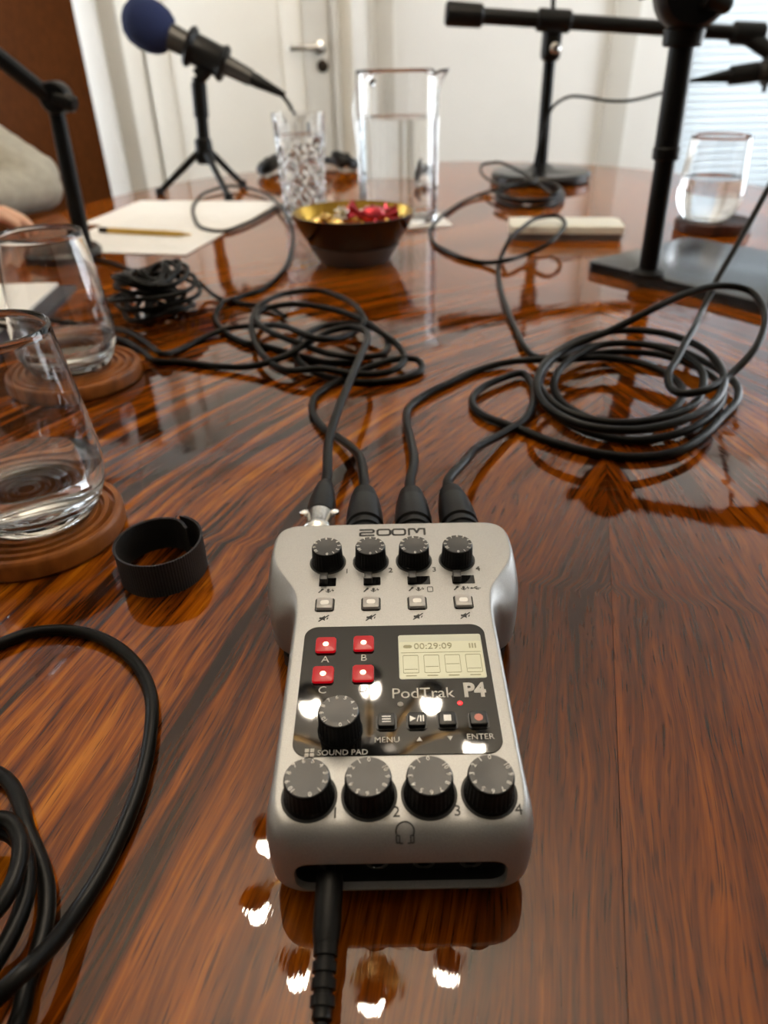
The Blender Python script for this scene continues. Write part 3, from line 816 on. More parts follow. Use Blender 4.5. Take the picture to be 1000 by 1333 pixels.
for k, (bx_, sym) in enumerate(((-0.0037, 'menu'), (0.0069, 'play'), (0.0176, 'stop'), (0.0285, 'record'))):
    bm = bmesh.new(); bm_prism(bm, rrect(0.0072, 0.0068, 0.0011, 4), -0.0002, 0.0006)
    bt = flat('transport_button', bm, M['black_plastic'], bx_, 0.0185, 0.0)
    bm = bmesh.new(); bm_prism(bm, rrect(0.0060, 0.0056, 0.0008, 4), 0.0, 0.0022, 0.0004)
    cap = from_bm('button_cap', bm, M['knob_top'] if k == 0 else M['black_plastic'], bt)
    bm = bmesh.new(); s0, s1 = 0.00215, 0.00228
    if sym == 'menu':
        for q in (-0.0011, 0, 0.0011): bm_stroke(bm, [(-0.0014, q), (0.0014, q)], 0.0004, s0, s1)
    elif sym == 'play':
        bm_prism(bm, [(-0.0024, -0.0012), (-0.0003, 0), (-0.0024, 0.0012)], s0, s1)
        bm_stroke(bm, [(0.0001, -0.0012), (0.0007, 0.0012)], 0.0003, s0, s1)
        for q in (0.0014, 0.0023): bm_stroke(bm, [(q, -0.0011), (q, 0.0011)], 0.0005, s0, s1)
    elif sym == 'stop': bm_prism(bm, rrect(0.0026, 0.0026, 0.0001, 1), s0, s1)
    else: bm_lathe(bm, [(0.0015, s0), (0.0015, s1), (0, s1)], 24)
    from_bm('button_symbol', bm, M['red_print'] if sym == 'record' else M['white_print'], bt, False)
letter('MENU', 0.0032, -0.0036, 0.0111, M['light_print'], PZ)
letter('ENTER', 0.0032, 0.0284, 0.0117, M['light_print'], PZ)
bm = bmesh.new(); bm_prism(bm, [(-0.0010, -0.0008), (0.0010, -0.0008), (0, 0.0010)], -0.00003, 0.00006); flat('arrow_mark', bm, M['light_print'], 0.0075, 0.0112, PZ)
bm = bmesh.new(); bm_prism(bm, [(-0.0010, 0.0008), (0, -0.0010), (0.0010, 0.0008)], -0.00003, 0.00006); flat('arrow_mark', bm, M['light_print'], 0.0180, 0.0114, PZ)
letter('SOUND PAD', 0.0030, -0.0186, 0.0064, M['light_print'], PZ)
bm = bmesh.new()
for qx in (-0.0009, 0.0009):
    for qy in (-0.0009, 0.0009): bm_prism(bm, rrect(0.0014, 0.0014, 0.0001, 1), -0.00003, 0.00006, 0.0, (qx, qy))
flat('pad_mark', bm, M['light_print'], -0.0298, 0.0066, PZ)
# headphone mark on the curved front edge
bm = bmesh.new()
arc = [(0.0028 * math.cos(math.radians(a)), 0.0028 * math.sin(math.radians(a)) + 0.0006) for a in range(-28, 209, 14)]
bm_stroke(bm, arc, 0.0004, -0.00003, 0.00008)
for sg in (-1, 1):
    bm_stroke(bm, [(sg * (p[0] + 0.0022), p[1] - 0.0017) for p in rrect(0.0010, 0.0022, 0.0003, 2)], 0.0003, -0.00003, 0.00008, True)
    bm_stroke(bm, [(sg * 0.0016, -0.0029), (sg * 0.0008, -0.0029)], 0.0003, -0.00003, 0.00008)
def on_front(fr):
    a = fr; return -0.017 - 0.0083 * math.sin(a), zt(-0.017) - 0.017 * (1 - math.cos(a)), math.atan2(0.017 * math.sin(a), 0.0083 * math.cos(a))
fy, fz, ft = on_front(0.52)
o = from_bm('headphone_mark', bm, M['dark_print'], dev, False); o.location = (0.0015, fy, fz + 0.0003); o.rotation_euler = (ft, 0, 0)

# ------------------------------------------------------------------ microphone cables plugged into the recorder
CR = 0.0030
def xlr_black(parent, p0, d):
    """black moulded connector: sleeve, rings and ribbed boot"""
    h = lathe_along('connector_sleeve', p0, d, [(0, 0), (.0090, 0), (.0090, .012), (.0083, .0125), (.0083, .0150), (.0094, .0155), (.0094, .0190), (.0087, .0195), (.0087, .0210), (.0099, .0220), (.0099, .0290), (.0093, .0370), (.0085, .0445), (0, .0445)], M['xlr_black'], parent, 36)
    boot = [(0, .0), (.0083, 0)]
    for k in range(5):
        z = .0005 + k * .0022; r = .0082 - k * .00040
        boot += [(r, z), (r, z + .0016), (r - .0006, z + .0018), (r - .0006, z + .0024)]
    boot += [(.0062, .0118), (.0050, .0138), (.0031, .0142), (0, .0142)]
    lathe_along('connector_boot', Vector(p0) + Vector(d) * .0445, d, boot, M['xlr_black'], parent, 28)
def xlr_metal(parent, p0, d):
    p0 = Vector(p0); d = Vector(d)
    rib = [(0, 0), (.0090, 0)]
    for k in range(7): rib += [(.0090, .002 + k * .0018), (.0086, .0026 + k * .0018), (.0090, .0034 + k * .0018)]
    rib += [(.0090, .017), (.0083, .018), (.0083, .030), (.0074, .032), (0, .032)]
    s = lathe_along('connector_barrel', p0, d, rib, M['chrome'], parent, 36)
    s['label'] = 'ribbed nickel connector barrel'
    cl = bmesh.new(); bm_box(cl, (0, 0, 0), (.0160, .006, .0036), None, .0012)
    c = from_bm('cable_clamp', cl, M['chrome'], parent); c.location = p0 + d * .030 + Vector((0, 0, .003))
    for sg in (-1, 1):
        lathe('clamp_screw', [(0, 0), (.0024, 0), (.0024, .0012), (.0017, .0019), (0, .0021)], M['bright_chrome'], parent, 16, p0 + d * .030 + Vector((sg * .0080, -.002, .0046)))
    lathe_along('connector_boot', p0 + d * .032, d, [(0, 0), (.0079, 0), (.0076, .010), (.0062, .022), (.0048, .030), (.0034, .033), (0, .033)], M['xlr_black'], parent, 28)

BACKY = DY + 0.1362
CONX = [DX - .0378, DX - .0126, DX + .0126, DX + .0378]
JZ = 0.0265
def cable(name_label, pts, rad=CR, name='microphone_cable', cat='cable', group=None, step=0.004):
    t = thing(name, name_label, cat, (pts[0][0], pts[0][1], 0), 0, group)
    o = cord('cord', [Vector(p) - Vector((pts[0][0], pts[0][1], 0)) for p in pts], rad, M['cord'], t, 12, step)
    return t
def plugged(label, i, metal, tail, d):
    d = Vector(d).normalized(); p0 = Vector((CONX[i], BACKY, JZ))
    t = thing('microphone_cable', label, 'cable', (p0.x, p0.y, 0))
    lp = Vector((0, 0, JZ))
    (xlr_metal if metal else xlr_black)(t, lp, d)
    e = p0 + d * (.062 if metal else .056)
    pts = [e, e + d * .012] + [Vector(q) for q in tail]
    cord('cord', [q - Vector((p0.x, p0.y, 0)) for q in pts], CR, M['cord'], t)
    return t
plugged('black cable with a ribbed silver connector plugged into the mixer', 0, True, [(-0.0339, 0.401, 0.03), (-0.0297, 0.4424, 0.032), (-0.0227, 0.4936, 0.033), (-0.0156, 0.5457, 0.033), (-0.0104, 0.5894, 0.031), (-0.0141, 0.6207, 0.028), (-0.028, 0.6423, 0.024), (-0.0458, 0.6417, 0.021), (-0.0655, 0.6184, 0.018), (-0.0871, 0.5967, 0.013), (-0.1148, 0.5964, 0.006), (-0.1444, 0.6046, 0.0035), (-0.1843, 0.6195, 0.0031), (-0.2054, 0.6227, 0.0031), (-0.2261, 0.6521, 0.0031), (-0.2532, 0.6819, 0.0031), (-0.2912, 0.7051, 0.0031), (-0.3121, 0.6934, 0.0107), (-0.3593, 0.7061, 0.0107), (-0.4145, 0.7247, 0.0107)], (0.03, 1, 0.03))
plugged('black cable curling from the mixer into the tangled middle coil', 1, False, [(-0.0138, 0.3932, 0.02), (-0.0186, 0.4219, 0.012), (-0.0287, 0.4499, 0.006), (-0.0441, 0.4767, 0.0035), (-0.0537, 0.5064, 0.0031), (-0.0532, 0.5344, 0.0031), (-0.0448, 0.5521, 0.0034), (-0.0287, 0.5689, 0.005), (-0.0064, 0.5812, 0.01), (0.0166, 0.5962, 0.01), (0.0322, 0.5986, 0.008), (0.0364, 0.5891, 0.0045), (0.0243, 0.5719, 0.0032), (-0.004, 0.5617, 0.0032), (-0.0332, 0.5663, 0.0034), (-0.0581, 0.5803, 0.006), (-0.0745, 0.6038, 0.01), (-0.078, 0.6419, 0.01), (-0.0688, 0.6716, 0.01), (-0.0493, 0.6965, 0.009), (-0.0224, 0.6939, 0.01), (-0.0012, 0.6685, 0.011), (0.0078, 0.6333, 0.011), (0.0018, 0.6085, 0.01), (-0.0187, 0.6049, 0.009), (-0.0445, 0.6061, 0.012), (-0.0715, 0.6224, 0.016), (-0.1028, 0.6525, 0.018), (-0.1225, 0.6993, 0.016), (-0.1191, 0.732, 0.016), (-0.093, 0.7427, 0.017), (-0.0582, 0.726, 0.018), (-0.0243, 0.6899, 0.019), (-0.0004, 0.6475, 0.018), (0.0173, 0.6197, 0.012), (0.0205, 0.593, 0.009), (0.006, 0.5701, 0.0085), (-0.02, 0.5653, 0.009), (-0.0493, 0.5716, 0.012), (-0.0814, 0.5777, 0.009), (-0.1029, 0.6076, 0.01), (-0.1195, 0.6538, 0.012), (-0.1281, 0.7092, 0.013), (-0.1249, 0.7615, 0.013), (-0.1044, 0.8011, 0.012), (-0.0724, 0.8108, 0.012), (-0.0396, 0.7712, 0.014), (-0.0197, 0.6971, 0.022), (-0.0149, 0.6649, 0.02), (-0.0284, 0.6445, 0.016), (-0.0544, 0.6126, 0.024), (-0.089, 0.6504, 0.0235), (-0.1247, 0.6903, 0.012), (-0.1532, 0.7011, 0.006), (-0.1758, 0.6809, 0.0032), (-0.1896, 0.6518, 0.0031), (-0.1979, 0.6227, 0.0095), (-0.2219, 0.655, 0.0095), (-0.2498, 0.688, 0.0095), (-0.2994, 0.7299, 0.0031), (-0.322, 0.7205, 0.0107), (-0.372, 0.7368, 0.0107), (-0.4523, 0.7531, 0.0107)], (-0.02, 1, 0.0))
plugged('black cable with a sharp bend beside the mixer running into the right coil', 2, False, [(0.0194, 0.3879, 0.022), (0.0192, 0.4392, 0.012), (0.0183, 0.4848, 0.005), (0.0216, 0.5088, 0.0034), (0.0343, 0.531, 0.0031), (0.0549, 0.5535, 0.0031), (0.084, 0.5823, 0.0032), (0.1147, 0.5957, 0.005), (0.144, 0.5863, 0.01), (0.1659, 0.5748, 0.0145), (0.1921, 0.5749, 0.0145), (0.217, 0.5609, 0.0145), (0.2318, 0.5385, 0.013), (0.2364, 0.5186, 0.01), (0.2195, 0.4845, 0.0095), (0.1894, 0.4624, 0.0095), (0.1591, 0.4627, 0.0095), (0.1404, 0.485, 0.01), (0.1352, 0.5152, 0.012), (0.1438, 0.5429, 0.016), (0.1655, 0.57, 0.019), (0.1954, 0.5906, 0.021), (0.2236, 0.5859, 0.022), (0.2447, 0.5658, 0.022), (0.2541, 0.5359, 0.02), (0.2473, 0.5068, 0.016), (0.2235, 0.4711, 0.0155), (0.1901, 0.451, 0.0155), (0.1594, 0.4479, 0.016), (0.1335, 0.4635, 0.017), (0.1218, 0.4938, 0.019), (0.1245, 0.5266, 0.021), (0.1422, 0.5598, 0.024), (0.1798, 0.5969, 0.026), (0.2161, 0.6076, 0.027), (0.2451, 0.5945, 0.028), (0.2638, 0.5617, 0.027), (0.2646, 0.5224, 0.025), (0.2557, 0.4935, 0.022), (0.2327, 0.46, 0.0215), (0.199, 0.4343, 0.0215), (0.1673, 0.4243, 0.0215), (0.1385, 0.4316, 0.0215), (0.1206, 0.4523, 0.0225), (0.1145, 0.4831, 0.025), (0.125, 0.5201, 0.028), (0.1531, 0.5561, 0.031), (0.1902, 0.5705, 0.04), (0.223, 0.5809, 0.052), (0.2606, 0.601, 0.06), (0.2949, 0.6145, 0.062), (0.3183, 0.6128, 0.058), (0.3206, 0.5884, 0.052), (0.3107, 0.5593, 0.046), (0.2913, 0.5297, 0.036), (0.2681, 0.5105, 0.024), (0.2361, 0.4834, 0.0225), (0.2212, 0.4835, 0.021), (0.2189, 0.5013, 0.019), (0.2198, 0.5106, 0.0245), (0.2324, 0.531, 0.0275), (0.2493, 0.5586, 0.033), (0.267, 0.5871, 0.036), (0.3081, 0.67, 0.0228), (0.3304, 0.7, 0.0454), (0.3582, 0.73, 0.0757), (0.3891, 0.76, 0.1194), (0.4228, 0.79, 0.1766), (0.4473, 0.8, 0.2328), (0.4651, 0.8034, 0.2729), (0.4771, 0.8134, 0.3029)], (0.0, 1, -0.02))
plugged('black cable swinging from the mixer around the outside of the right coil', 3, False, [(0.051, 0.3846, 0.023), (0.0632, 0.4185, 0.014), (0.0839, 0.4506, 0.007), (0.1056, 0.4796, 0.004), (0.1183, 0.5105, 0.0035), (0.1242, 0.5485, 0.0035), (0.1203, 0.5698, 0.0045), (0.0986, 0.5563, 0.005), (0.078, 0.5345, 0.0045), (0.0712, 0.5134, 0.004), (0.0762, 0.491, 0.0038), (0.0995, 0.4674, 0.0032), (0.1224, 0.4433, 0.0031), (0.1467, 0.4273, 0.0031), (0.1729, 0.4205, 0.0031), (0.2001, 0.4269, 0.0031), (0.2268, 0.4484, 0.0033), (0.2497, 0.4742, 0.0042), (0.2743, 0.5034, 0.006), (0.2833, 0.5284, 0.008), (0.2797, 0.5625, 0.009), (0.2619, 0.6033, 0.01), (0.2266, 0.6215, 0.01), (0.1829, 0.6144, 0.01), (0.1436, 0.5682, 0.0155), (0.1284, 0.5374, 0.01), (0.1277, 0.5041, 0.0042), (0.1455, 0.4609, 0.004), (0.1734, 0.4433, 0.0042), (0.2145, 0.4529, 0.005), (0.2542, 0.4903, 0.006), (0.2706, 0.5237, 0.007), (0.2688, 0.5588, 0.008), (0.2457, 0.595, 0.0085), (0.2077, 0.6037, 0.009), (0.1606, 0.5916, 0.009), (0.1396, 0.6028, 0.006), (0.1345, 0.6268, 0.0045), (0.1344, 0.6837, 0.0035), (0.1376, 0.7775, 0.0031), (0.1479, 0.8927, 0.0031), (0.1632, 0.9759, 0.0035), (0.1759, 0.9935, 0.022), (0.202, 1.0397, 0.029), (0.2387, 1.1071, 0.029), (0.2632, 1.1159, 0.029), (0.2664, 1.0699, 0.029), (0.2468, 1.0095, 0.027), (0.2219, 0.9707, 0.02), (0.1955, 0.9703, 0.009), (0.164, 0.9379, 0.0095), (0.1398, 0.9532, 0.0035), (0.1164, 0.9778, 0.0031), (0.0975, 1.0191, 0.0031), (0.0822, 1.0728, 0.0031), (0.0805, 1.1466, 0.0031), (0.0909, 1.2097, 0.0031), (0.117, 1.2983, 0.0031), (0.1643, 1.4188, 0.0035), (0.2153, 1.4911, 0.006), (0.2633, 1.5133, 0.01)], (-0.05, 1, -0.01))

# heap of cable at the foot of the round-based stand
cable('small heap of black cable coiled at the foot of the round-based stand', [(0.2666, 1.3996, 0.0031), (0.2367, 1.4963, 0.0031), (0.2598, 1.5421, 0.0031), (0.2902, 1.5695, 0.0031), (0.321, 1.5712, 0.0031), (0.3447, 1.5467, 0.0031), (0.3562, 1.5026, 0.0031), (0.3537, 1.45, 0.0031), (0.339, 1.3999, 0.0031), (0.3158, 1.3614, 0.0031), (0.2886, 1.3402, 0.0031), (0.262, 1.3389, 0.0031), (0.2402, 1.3578, 0.0031), (0.2269, 1.3944, 0.0031), (0.2253, 1.4434, 0.0031), (0.2452, 1.4794, 0.01), (0.2658, 1.5186, 0.01), (0.2929, 1.5418, 0.01), (0.3204, 1.543, 0.01), (0.3416, 1.5219, 0.01), (0.3522, 1.484, 0.01), (0.3503, 1.4385, 0.01), (0.3374, 1.3951, 0.01), (0.3167, 1.3615, 0.01), (0.2922, 1.3429, 0.01), (0.268, 1.342, 0.01), (0.2482, 1.3587, 0.01), (0.2363, 1.3909, 0.01), (0.2349, 1.4337, 0.01), (0.2286, 1.4495, 0.017), (0.2488, 1.4847, 0.017), (0.2759, 1.5052, 0.017), (0.3039, 1.5058, 0.017), (0.3262, 1.4863, 0.017), (0.338, 1.4517, 0.017), (0.3375, 1.4104, 0.017), (0.3256, 1.3709, 0.017), (0.3052, 1.3405, 0.017), (0.2805, 1.3238, 0.017), (0.2556, 1.3234, 0.017), (0.2348, 1.3391, 0.017), (0.2217, 1.3689, 0.017), (0.2192, 1.408, 0.017), (0.2409, 1.4238, 0.024), (0.2555, 1.4516, 0.024), (0.2746, 1.4705, 0.024), (0.2952, 1.477, 0.024), (0.3138, 1.4697, 0.024), (0.3272, 1.4501, 0.024), (0.3335, 1.4218, 0.024), (0.3321, 1.3896, 0.024), (0.3236, 1.3584, 0.024), (0.3095, 1.3325, 0.024), (0.2936, 1.5237, 0.03), (0.2744, 1.6135, 0.036), (0.257, 1.6786, 0.036), (0.2333, 1.6958, 0.03), (0.221, 1.6492, 0.024), (0.2268, 1.5264, 0.02), (0.2517, 1.4219, 0.0235), (0.2798, 1.4085, 0.03), (0.2974, 1.4373, 0.036)], 0.0030, step=0.008)

# arching loop from the tripod microphone back to the middle coil
cable('black cable lying in a wide loop over the white sheets', [(-0.1351, 1.4524, 0.0031), (-0.1699, 1.4229, 0.0033), (-0.1957, 1.324, 0.004), (-0.2191, 1.2402, 0.004), (-0.2458, 1.1914, 0.0035), (-0.2793, 1.2128, 0.0035), (-0.3221, 1.3321, 0.004), (-0.3459, 1.4577, 0.004), (-0.3442, 1.5695, 0.006), (-0.3074, 1.6302, 0.008), (-0.2373, 1.564, 0.006), (-0.1704, 1.3547, 0.0095), (-0.1369, 1.2004, 0.004), (-0.1228, 1.0546, 0.0031), (-0.1239, 0.9239, 0.0031), (-0.1396, 0.8517, 0.0031), (-0.1622, 0.8218, 0.0031), (-0.1717, 0.7724, 0.01), (-0.1744, 0.7503, 0.0035), (-0.1576, 0.7018, 0.0035), (-0.1297, 0.6659, 0.0035), (-0.1058, 0.6526, 0.0031), (-0.0745, 0.6281, 0.0031), (-0.0452, 0.6089, 0.0031), (-0.0176, 0.6109, 0.0031)])

# knotted bundle
def knot():
    c = Vector((-0.239, 0.7636, 0.0))
    t = thing('cable_bundle', 'knotted bundle of thin black cable beside the paper sheets', 'cable', (c.x, c.y, 0))
    pts = []
    N = 330
    for i in range(N):
        s = i / N
        a = s * 2 * math.pi * 16.5 + 1.2 * math.sin(s * 23)
        b = 1.5 * math.sin(s * 2 * math.pi * 3.7 + 0.6) + 0.5 * math.sin(s * 61)
        rr = 0.045 * (0.68 + 0.32 * math.sin(s * 2 * math.pi * 5.3))
        p = Vector((rr * 1.08 * math.cos(a) * (0.55 + 0.45 * math.cos(b)), rr * 0.95 * math.sin(a), 0.028 + 0.025 * math.sin(b) * (0.8 + 0.2 * math.sin(a * 2))))
        pts.append(p)
    tail = [Vector(q) - Vector((c.x, c.y, 0)) for q in [(-0.2236, 0.8404, 0.03), (-0.2085, 0.8477, 0.012), (-0.1837, 0.8191, 0.0035), (-0.1489, 0.7926, 0.0035), (-0.1194, 0.7761, 0.0035), (-0.0993, 0.7448, 0.0035)]]
    head = [Vector(q) - Vector((c.x, c.y, 0)) for q in [(-0.4382, 1.0481, 0.0031), (-0.3705, 1.0064, 0.0031), (-0.2933, 0.9038, 0.012), (-0.249, 0.8227, 0.035)]]
    cord('cord', head + pts + tail, 0.0026, M['cord'], t, 8, 0.004)
knot()

# big loop and coil at the left front
cable('thick black cable coil with one wide loop lying at the left front of the table', [(-0.2323, 0.1831, 0.003), (-0.231, 0.221, 0.003), (-0.2073, 0.2404, 0.003), (-0.1839, 0.2518, 0.003), (-0.1739, 0.2584, 0.003), (-0.1599, 0.2606, 0.003), (-0.1435, 0.2574, 0.003), (-0.1263, 0.2473, 0.003), (-0.1118, 0.2325, 0.003), (-0.1024, 0.2154, 0.003), (-0.0977, 0.1962, 0.003), (-0.0954, 0.1752, 0.003), (-0.0959, 0.1576, 0.003), (-0.0982, 0.1396, 0.0032), (-0.1018, 0.1234, 0.005), (-0.1039, 0.1091, 0.0112), (-0.1078, 0.0988, 0.016), (-0.1192, 0.0909, 0.01), (-0.1375, 0.0846, 0.0035), (-0.1655, 0.0946, 0.003), (-0.1891, 0.1232, 0.003), (-0.1943, 0.1558, 0.003), (-0.1812, 0.1782, 0.003), (-0.1617, 0.1812, 0.0031), (-0.1478, 0.1757, 0.0034), (-0.1376, 0.1646, 0.004), (-0.1304, 0.1534, 0.0042), (-0.1238, 0.1452, 0.0032), (-0.1164, 0.1342, 0.003), (-0.112, 0.1227, 0.003), (-0.1105, 0.1127, 0.003), (-0.1101, 0.1025, 0.003), (-0.1087, 0.0906, 0.003), (-0.1192, 0.0775, 0.003), (-0.1427, 0.0793, 0.0088), (-0.1673, 0.1019, 0.0095), (-0.1778, 0.1294, 0.0095), (-0.1664, 0.1451, 0.0095), (-0.1469, 0.1489, 0.01), (-0.1361, 0.1489, 0.0105), (-0.1305, 0.147, 0.0105), (-0.125, 0.1421, 0.0105), (-0.121, 0.1351, 0.009), (-0.1183, 0.1254, 0.0088), (-0.118, 0.1159, 0.0088), (-0.1194, 0.1075, 0.0088), (-0.1251, 0.0934, 0.0088), (-0.1449, 0.0976, 0.009), (-0.1622, 0.1196, 0.009), (-0.1594, 0.1361, 0.015), (-0.1466, 0.1473, 0.0165), (-0.1345, 0.1496, 0.0165), (-0.1298, 0.148, 0.016), (-0.124, 0.1411, 0.016), (-0.1211, 0.1325, 0.016), (-0.1207, 0.124, 0.016), (-0.1228, 0.1181, 0.0155), (-0.1308, 0.1091, 0.015)], 0.00285, 'cable_coil')

# headphone plug in the front of the recorder
hp = thing('headphone_cable', 'black headphone plug and lead in the front socket of the mixer', 'cable', (DX - .0225, DY - .03, 0))
d = Vector((-0.02, -1, -0.16)).normalized(); p = Vector((0, .0105, .0172))
lathe_along('plug_barrel', p, d, [(0, 0), (.0016, 0), (.0016, .004), (.0040, .0042), (.0043, .006), (.0043, .020), (.0038, .0235), (0, .0235)], M['xlr_black'], hp, 28)
rl = [(0, 0), (.0037, 0)]
for k in range(4): rl += [(.0036, .001 + k * .0042), (.0036, .0036 + k * .0042), (.0028, .0038 + k * .0042), (.0028, .0050 + k * .0042)]
rl += [(.0030, .019), (.0020, .020), (0, .020)]
q = p + d * .0232
lathe_along('strain_relief', q, (d + Vector((0, 0, -.02))).normalized(), rl, M['xlr_black'], hp, 24)
e = q + (d + Vector((0, 0, -.02))).normalized() * .019
cord('cord', [e, e + Vector((0, -.012, -.0015)), Vector((0.002, -.07, .0042)), Vector((0.004, -.12, .0021)), Vector((-0.01, -.2, .0021)), Vector((-0.03, -.27, .0021)), Vector((-0.04, -.33, .0015)), Vector((-0.04, -.357, -.006)), Vector((-0.04, -.365, -.05)), Vector((-0.04, -.365, -.3))], 0.0021, M['cord'], hp)

# ------------------------------------------------------------------ rolled hook-and-loop cable tie
def strap():
    c = Vector((-0.1214, 0.3108, 0.0))
    t = thing('cable_strap', 'black woven hook-and-loop strap rolled into a loop on the wood', 'strap', (c.x, c.y, 0))
    prof = []
    for i in range(110):
        s = i / 109; a = math.radians(38 + 395 * s); r = 0.0190 + 0.0034 * s
        r *= 1 - 0.16 * math.exp(-((s - 0.0) / 0.07) ** 2)
        prof.append(Vector((r * math.cos(a) * 1.06, r * math.sin(a) * 1.10)))
    W = 0.020; th = 0.0011
    bm = bmesh.new(); uvl = bm.loops.layers.uv.new('UVMap'); rings = []; acc = 0
    for i, p_ in enumerate(prof):
        dd = (prof[min(i + 1, 109)] - prof[max(i - 1, 0)]).normalized(); nn = Vector((dd.y, -dd.x))
        if i: acc += (p_ - prof[i - 1]).length
        rings.append(([bm.verts.new(((p_ + nn * th * o_).x, (p_ + nn * th * o_).y, z)) for o_, z in ((.5, 0), (.5, W), (-.5, W), (-.5, 0))], acc))
    for (A, ua), (B, ub) in zip(rings, rings[1:]):
        for k in range(4):
            f = bm.faces.new((A[k], A[(k + 1) % 4], B[(k + 1) % 4], B[k])); f.material_index = 1 if k == 2 else 0
            v0, v1 = ((0, 1), (1, 1.05), (0, 1), (0, .05))[k]
            for lp, (u_, v_) in zip(f.loops, ((ua, v0), (ua, v1), (ub, v1), (ub, v0))): lp[uvl].uv = (u_, v_)
    bm.faces.new(rings[0][0]); bm.faces.new(rings[-1][0][::-1])
    o = from_bm('band', bm, M['strap'], t, True, 40); o.data.materials.append(M['strap_in'])
    # stitched edge
    bm = bmesh.new()
    for i in range(0, 108):
        p_ = prof[i]; dd = (prof[i + 1] - p_).normalized(); nn = Vector((dd.y, -dd.x)); m_ = p_ + nn * th * 0.45
        bm_box(bm, (m_.x, m_.y, W + 0.0001), (0.0009, 0.0005, 0.0005), Matrix.Rotation(math.atan2(dd.y, dd.x) + 0.5, 4, 'Z'))
    s_ = from_bm('stitching', bm, M['folder'], t, False); s_['kind'] = 'stuff'
strap()

# ------------------------------------------------------------------ glasses, coasters
def coaster(label, loc, r, h, mat):
    prof = [(0, 0), (r * .97, 0), (r, h * .15), (r, h * .8), (r * .985, h * .95)]
    rr = r * .97
    while rr > r * .1:
        prof += [(rr, h), (rr - r * .055, h), (rr - r * .07, h * .74), (rr - r * .10, h * .70), (rr - r * .115, h * .82)]
        rr -= r * .125
    prof += [(rr, h), (0, h)]
    o = lathe('coaster', prof, mat, None, 64, loc, None, 30)
    return tag(o, label, 'coaster')
def tumbler(label, loc, outer, wall, base, level, rotz=0.0):
    """stemless glass: outer profile [(r,z)] from foot to rim"""
    t = thing('drinking_glass', label, 'glass', loc, rotz)
    def ro(z):
        for (r0, z0), (r1, z1) in zip(outer, outer[1:]):
            if z0 <= z <= z1: return r0 + (r1 - r0) * (z - z0) / max(1e-9, z1 - z0)
        return outer[-1][0]
    H = outer[-1][1]
    # smooth the profile
    P = catmull([(r, 0, z) for r, z in outer], 0.004)
    op = [(max(p.x, 0), p.z) for p in P]
    inner = [(max(r - wall, 0.0), z) for r, z in op if z > base]
    inner = [(r * (0.80 if i == 0 else 0.93 if i == 1 else 1), z) for i, (r, z) in enumerate(inner)]
    prof = [(0, 0)] + op + [(op[-1][0] - wall * .3, H + wall * .35), (op[-1][0] - wall * .7, H + wall * .35)] + inner[::-1] + [(inner[0][0] * .6, base), (0, base)]
    lathe('glass_body', prof, M['glass'], t, 64, (0, 0, 0), None, 60)
    wi = [(r, z) for r, z in inner if z < level]
    k = 0.00012
    def ri(z):
        prev = inner[0]
        for cur in inner[1:]:
            if cur[1] >= z: return prev[0] + (cur[0] - prev[0]) * (z - prev[1]) / max(1e-9, cur[1] - prev[1])
            prev = cur
        return prev[0]
    wp = [(0, base - k), (inner[0][0] * .6, base - k)] + [(r + k, z - k) for r, z in wi] + [(ri(level) + k, level), (ri(level) - .001, level - .0004), (0, level - .0004)]
    lathe('water', wp, M['water'], t, 64, (0, 0, 0), None, 50)
    return t
CH = 0.0125
G1 = (-0.2010, 0.3530, 0.0125)
coaster('round grooved wooden coaster under the glass beside the strap', (G1[0] - .003, G1[1] - .003, 0), 0.0490, CH, M['coaster'])
prof1 = [(.024, 0), (.031, .002), (.0365, .010), (.0400, .022), (.0408, .032), (.0395, .048), (.0380, .063), (.0358, .080), (.0337, .096), (.0322, .110)]
tumbler('stemless water glass on the coaster beside the black strap', (G1[0], G1[1], CH), prof1, .0013, .006, .0300)
G2 = (-0.2668, 0.5908, 0.0125)
coaster('round grooved wooden coaster by the white notepad', (G2[0], G2[1], 0), 0.0555, CH, M['coaster'])
tumbler('nearly empty stemless glass on the coaster by the white notepad', (G2[0], G2[1], CH), prof1, .0013, .006, .0240)
G3 = (0.5091, 1.1359, 0.0125)
coaster('dark round wooden coaster behind the heavy stand base', (G3[0], G3[1], 0), 0.0555, .016, M['coaster_dark'])
prof3 = [(.024, 0), (.031, .002), (.0390, .010), (.0450, .024), (.0465, .036), (.0455, .055), (.0435, .078), (.0418, .098), (.0410, .112)]
tumbler('half full stemless glass on the dark coaster by the window', (G3[0] - .014, G3[1], .016), prof3, .0013, .006, .058)

